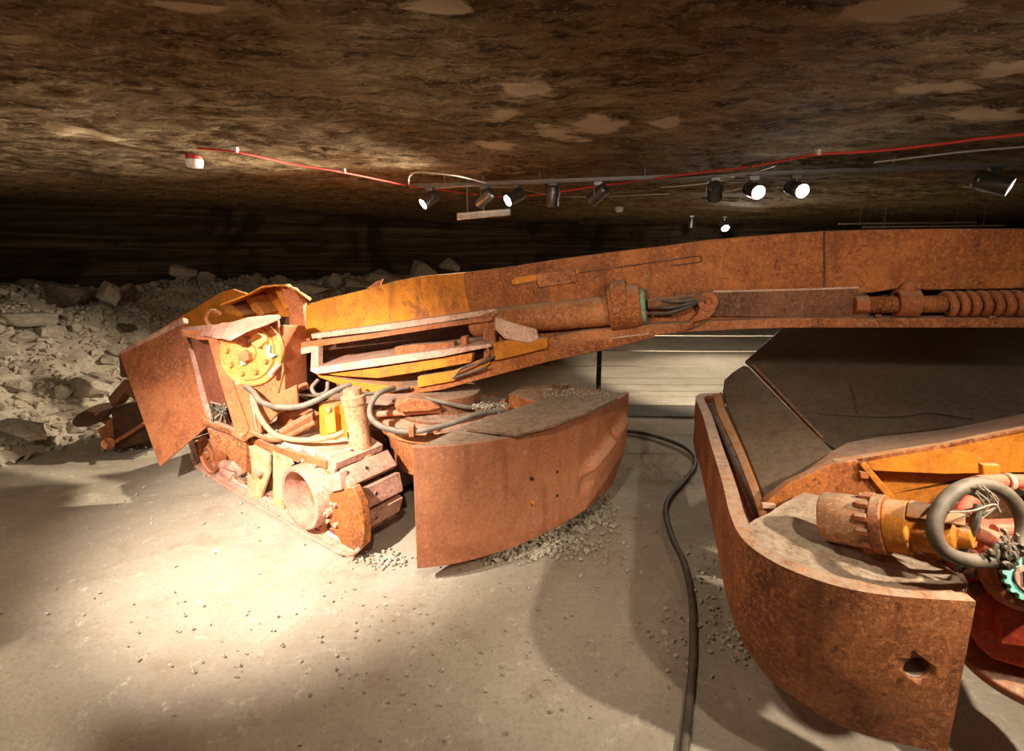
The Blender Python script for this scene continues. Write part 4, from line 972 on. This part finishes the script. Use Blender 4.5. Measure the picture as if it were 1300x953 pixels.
# ================================================================= LIGHTING TRACK AND SPOTLIGHTS
RL = [P(520, 236, 3.95), P(945, 214, 3.30), P(1320, 203, 2.95)]
m = MB()
a = RL[0]; b = RL[2]; a.z = b.z = 2.095
d = (b-a).normalized(); s_ = d.cross(Z)
b = a+d*((b-a).length*1.3)
def rp(px):              # point on the rail seen at column px
    r = ray(px, 220); pl_ = Plane(a, s_); 
    t = (a-CAM).dot(s_)/r.dot(s_); q = CAM+r*t; u = (q-a).dot(d); return a+d*u
m.box((a+b)/2, (b-a)/2, s_*.012, Z*.012); m.box((a+b)/2-Z*.014, (b-a)/2, s_*.005, Z*.003)
rail = m.build('lighting_track', 'rail', None, .002, org=(a+b)/2); tag(rail, 'long dark metal lighting track fixed under the mine ceiling', 'light track')
for k in range(7):
    q = a+d*((b-a).length*(k+.4)/7); m = MB(); m.cyl(q+Z*.01, q+Z*.13, .006, n=8); m.build('hanger', 'rail', rail)
LIGHTS = []
def spot(px, dirv, lit, label, L_=.145, r=.046, drop=.075, energy=0, cone=60, blend=.5, col=(1, .90, .74), base=None, grp=None, visible_dir=None, size=.03):
    q = base if base is not None else rp(px)-Z*.03
    t = thing('spotlight', q, label, 'spotlight', grp)
    dirv = V(dirv).normalized(); c = q-Z*drop
    m = MB(); m.box(q, d*.03, s_*.016, Z*.014); m.build('track_adapter', 'spot', t, .002)
    m = MB(); m.cyl(q, c+Z*.0, .007, n=8); side = dirv.cross(Z); side = side.normalized() if side.length > .1 else V((1, 0, 0))
    m.tube([c+side*(r+.006), c+side*(r+.006)+Z*.03, q-Z*.02, c-side*(r+.006)+Z*.03, c-side*(r+.006)], .005, 6, 0); m.build('yoke', 'spot', t)
    s0_ = c-dirv*L_*.5
    m = MB(); m.lathe(s0_, dirv, [(0, .0001), (0, r*.78), (.008, r*.92), (.02, r), (.028, r*.96), (.034, r), (L_-.012, r), (L_-.012, r*1.04), (L_, r*1.04), (L_, r*.93), (L_-.03, r*.86), (L_-.034, .0001)], 32, cap=False)
    m.build('lamp_housing', 'spot', t, 0)
    m = MB(); m.lathe(s0_+dirv*(L_-.022), dirv, [(0, .0001), (0, r*.85), (.004, r*.85), (.006, .0001)], 28, cap=False)
    m.build('lens', 'lens' if lit else 'whiteplastic', t, 0, lab='glowing lens' if lit else None)
    if energy:
        Ld = bpy.data.lights.new('spot_beam', 'SPOT'); Ld.energy = energy; Ld.spot_size = math.radians(cone); Ld.spot_blend = blend; Ld.color = col; Ld.shadow_soft_size = size
        lo = bpy.data.objects.new('spot_beam', Ld); C.objects.link(lo); lo.location = c+dirv*(L_*.5+.02); lo.rotation_euler = dirv.to_track_quat('-Z', 'Y').to_euler()
    return t
K = 2.0
spot(545, (-.72, -.45, -.56), True, 'lit spotlight at the far left end of the track, beam pointing down left', energy=190*K, cone=108)
spot(615, (-.55, .35, -.42), False, 'dark spotlight above the ribbed grey heater, tilted to the lower left')
spot(654, (-.80, -.45, -.45), True, 'lit spotlight with thin bright face, just right of the one above the heater', energy=110*K, cone=100)
spot(702, (-.05, .25, -1), False, 'dark spotlight pointing straight down near the middle of the track')
spot(760, (-.55, .5, -.50), False, 'dark spotlight tilted left, right of the one pointing straight down')
spot(909, (.42, .88, -.50), True, 'metal spotlight just left of the two glaring ones, lens turned away from the viewer', energy=230*K, cone=66)
spot(958, (.05, -.9, -.30), True, 'glaring round spotlight facing the viewer, left one of the close pair', energy=1.5*K, cone=95)
spot(1012, (.10, -.9, -.28), True, 'glaring spotlight facing the viewer, right one of the close pair', energy=1.5*K, cone=95)
spot(1262, (.6, -.7, -.34), True, 'large lit spotlight at the right edge above the boom', r=.055, L_=.17, energy=3*K, cone=80)
# far spots
fq = P(878, 282, 7.5); fq.z = 2.1
spot(0, (0, .1, -1), False, 'tiny dark spotlight in the distance, left of the far glaring lamp', base=fq, drop=.09)
fq = P(919, 290, 7.5); fq.z = 2.09
spot(0, (0, -.8, -.65), True, 'small glaring lamp in the distance just above the boom', base=fq, r=.06, drop=.12, energy=70*K, cone=120)
# unseen front track past the frame edge; panel, fender and bumper lamps are added fill
fa = V((-3.4, .62, 2.10)); fb = V((3.4, .62, 2.10))
m = MB(); m.box((fa+fb)/2, (fb-fa)/2, V((0, .017, 0)), Z*.017); fr = m.build('lighting_track', 'rail', None, .002, org=(fa+fb)/2); tag(fr, 'unseen dark metal lighting track on the ceiling above the viewer', 'light track')
def front(x, tgt, energy, cone, label, blend=.9, col=(1, .90, .74), size=.03):
    base = V((x, .62, 2.075)); spot(0, V(tgt)-(base-Z*.075), True, label, base=base, energy=energy, cone=cone, blend=blend, col=col, size=size)
front(-2.6, (-3.0, 3.6, .5), 34*K, 120, 'added fill spotlight above the viewer aimed at the rusty panel, leftmost on the front track')
front(-1.5, (-1.25, 2.55, .42), 440*K, 64, 'spotlight above the viewer aimed at the crawler track, second from left on the front track', 1.0, (1, .92, .84))
front(-.3, (-.3, 2.8, .5), 38*K, 115, 'added fill spotlight above the viewer aimed at the steel fender, third from left on the front track')
front(1.1, (1.5, 2.4, .7), 26*K, 120, 'spotlight above the viewer aimed at the hopper, fourth from left on the front track')
front(1.9, (1.25, 1.45, .45), 90*K, 64, 'added fill spotlight above the viewer aimed at the bumper, rightmost on the front track')

# ================================================================= CEILING FITTINGS
q = P(246, 196, 3.05); q.z = ceil_z(q.x, q.y)-.055
al = thing('alarm_sounder', q, 'small red and white round alarm on the dark ceiling at left', 'alarm')
m = MB(); m.lathe(q+Z*.06, -Z, [(0, .0001), (0, .045), (.03, .045), (.035, .04)], 24); m.build('base', 'redplastic', al, .002)
m = MB(); m.lathe(q+Z*.028, -Z, [(0, .048), (.025, .046), (.045, .038), (.05, .0001)], 24); m.build('cap', 'whiteplastic', al, .002)
hq = P(614, 272, 3.9)
ht = thing('wall_heater', hq, 'ribbed pale grey metal fitting hanging below the left part of the lighting track', 'light fitting')
hx = V((.21, -.03, .015)); m = MB(); m.box(hq, hx, V((0, .03, 0)), Z*.028); m.build('casing', 'fin', ht, .008)
for k in range(24):
    m = MB(); m.box(hq+hx*(-.92+.08*k)-V((0, .032, .008)), V((.003, 0, 0)), V((0, .006, 0)), Z*.014); m.build('rib', 'rail', ht)
m = MB(); m.cyl(hq+Z*.02, V((hq.x, hq.y, 2.17)), .006, n=8); m.cyl(hq-hx*.6+Z*.02, V((hq.x-hx.x*.6, hq.y, 2.17)), .006, n=8); m.build('hanger', 'rail', ht)
q = P(786, 274, 6.0); q.z = ceil_z(q.x, q.y)-.12
dt = thing('smoke_detector', q, 'tiny white detector on the ceiling beyond the middle of the track', 'detector')
m = MB(); m.lathe(q+Z*.06, -Z, [(0, .0001), (0, .05), (.04, .05), (.06, .03), (.06, .0001)], 20); m.build('cap', 'whiteplastic', dt, .002); m = MB(); m.cyl(q+Z*.05, q+Z*.14, .02, n=10); m.build('stem', 'rail', dt)
def ccable(pix, z, r, mat, name, label, cat='cable', seg=8):
    pts = [G(x, y, z) for x, y in pix]; m = MB(); m.tube(pts, r, 8, seg); o = m.build(name, mat, None, org=pts[0]); return tag(o, label, cat), pts
CZc = 2.085
o, pp = ccable([(250, 188), (300, 193), (370, 208), (437, 219), (515, 235)], CZc, .006, 'redcable', 'red_cable', 'thin red cable running from the alarm to the left end of the lighting track')
for k in (1, 3):
    m = MB(); m.box(pp[k]+Z*.01, V((.008, 0, 0)), V((0, .012, 0)), Z*.014); m.build('cable_clip', 'whiteplastic', o)
o, _ = ccable([(520, 236), (640, 250), (690, 246), (760, 236), (850, 224), (950, 212)], CZc, .007, 'redcable', 'red_cable', 'red cable sagging behind the spotlights on the left half of the track')
o, pp = ccable([(955, 211), (1010, 201), (1038, 196), (1120, 191), (1200, 182), (1245, 176), (1330, 168)], CZc, .0065, 'redcable', 'red_cable', 'red cable above the right half of the track leading to the right edge')
m = MB(); m.box(pp[2]+Z*.01, V((.008, 0, 0)), V((0, .012, 0)), Z*.014); m.build('cable_clip', 'whiteplastic', o)
ccable([(1110, 206), (1160, 200), (1230, 192), (1330, 184)], CZc, .005, 'greycable', 'pale_cable', 'thin pale cable at the right between the red cable and the track')
ccable([(519, 235), (519, 225), (527, 219), (545, 219), (580, 223), (616, 232)], CZc, .006, 'greycable', 'pale_cable', 'pale cable bent in a loop over the left end of the track')
ccable([(545, 240), (600, 236), (660, 240), (720, 250), (850, 246)], 2.075, .0035, 'greycable', 'pale_cable', 'very thin pale wire behind the left group of spotlights')
ccable([(840, 238), (900, 232), (960, 218), (985, 210)], 2.08, .0035, 'greycable', 'pale_cable', 'very thin pale wire between the silver spotlight and the glaring pair')
# pale streaks far right: thin bars added in place of light reflections
for (x0_, x1_, y0_, y1_, lab) in ((1065, 1240, 284, 282, 'upper one of two thin pale bars standing in for light reflections under the far ceiling above the boom'), (1095, 1275, 288, 286, 'lower one of two thin pale bars standing in for light reflections under the far ceiling above the boom')):
    m = MB(); A = P(x0_, y0_, 6.5); B = P(x1_, y1_, 6.5); m.tube([A, B], .012, 8, 0)
    for t in (.15, .85): q = lerp(A, B, t); m.cyl(q, V((q.x, q.y, 2.2)), .003, n=6)
    o = m.build('reflection_bar', 'steelrope', None, org=lerp(A, B, .5)); tag(o, lab, 'reflection streak')

# ================================================================= BARRIER
BY = 4.9
for px_, lab in ((590, 'thin dark barrier post behind the turret of the mining machine'), (760, 'thin dark barrier post rising behind the steel fender')):
    q = P(px_, 480, BY); b0 = V((q.x, BY, 0)); t = thing('barrier_post', b0, lab, 'post')
    m = MB(); m.box(b0+Z*.5, V((.022, 0, 0)), V((0, .022, 0)), Z*.49); m.build('upright', 'post', t, .003)
    m = MB(); m.lathe(b0, Z, [(0, .0001), (0, .10), (.012, .10), (.02, .05), (.02, .0001)], 24, cap=False); m.build('base_plate', 'post', t)
# far feet
for px_, py_, lab in ((608, 468, 'small grey metal foot on the pale floor left behind the boom'), (691, 462, 'small grey metal foot on the pale floor beneath the middle of the boom')):
    q = G(px_, py_); t = thing('post_foot', q, lab, 'metal foot')
    m = MB(); m.lathe(q, Z, [(0, .0001), (0, .06), (.012, .06), (.016, .03), (.05, .028), (.05, .0001)], 20, cap=False); m.build('foot_plate', 'rail', t)
m = None
for zr, (l, c_, r_), lab in ((.90, (640, 800, 1000), 'topmost of the thin pale wires of the rope barrier'), (.76, (0, 0, 0), 'second wire from the top of the rope barrier'), (.60, (0, 0, 0), 'third wire from the top of the rope barrier'), (.44, (0, 0, 0), 'lowest thin wire of the rope barrier')):
    xs = [-2.2, P(590, 480, BY).x, P(760, 480, BY).x, P(1110, 480, BY).x, 6]
    pts = []
    for a_, b_ in zip(xs, xs[1:]):
        for k in range(6): t = k/6; pts.append(V((lerp(a_, b_, t), BY-.024, zr-.03*4*t*(1-t)*.4)))
    pts.append(V((xs[-1], BY-.024, zr)))
    m = MB(); m.tube(pts, .0055 if zr > .5 else .003, 6, 0); o = m.build('barrier_wire', 'steelrope', None, org=pts[0]); tag(o, lab, 'barrier wire', 'wires of the rope barrier')
# flat dark strip across floor, standing in for a cast shadow
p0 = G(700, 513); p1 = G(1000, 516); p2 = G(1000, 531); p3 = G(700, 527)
m = MB(); m.prism([p0, p1, p2, p3], (0, 0, .006)); o = m.build('shadow_strip', 'mat', None, .002, org=(p0+p2)/2); tag(o, 'flat dark strip standing in for a shadow across the pale floor between the two machines', 'painted shadow')
# floor cable
pix = [(700, 560), (750, 549), (795, 547), (830, 553), (862, 564), (880, 577), (882, 592), (868, 612), (850, 632), (845, 650), (852, 680), (868, 715), (878, 760), (880, 820), (877, 870), (868, 960)]
pts = [G(x, y, .014) for x, y in pix]
m = MB(); m.tube(pts, .0155, 12, 8); o = m.build('power_cable', 'cable', None, org=pts[8]); tag(o, 'thick black cable curving over the floor between the two machines', 'cable')

# ================================================================= CAMERA, WORLD
cam = bpy.data.cameras.new('camera'); co = bpy.data.objects.new('camera', cam); C.objects.link(co)
co.location = CAM; co.rotation_euler = (math.pi/2-TH, 0, 0)
cam.sensor_width = 36; cam.lens = F/1300*36; cam.shift_y = -(953/2-CY)/1300; cam.clip_start = .02
bpy.context.scene.camera = co
w = bpy.data.worlds.new('world'); bpy.context.scene.world = w; w.use_nodes = True
w.node_tree.nodes['Background'].inputs[0].default_value = (.02, .015, .01, 1)
s = bpy.context.scene; s.view_settings.view_transform = 'Standard'; s.view_settings.look = 'None'; s.view_settings.gamma = 1; s.view_settings.exposure = 0.18
s.view_settings.use_curve_mapping = False
for o in bpy.data.objects:
    if '_org' in o: del o['_org']
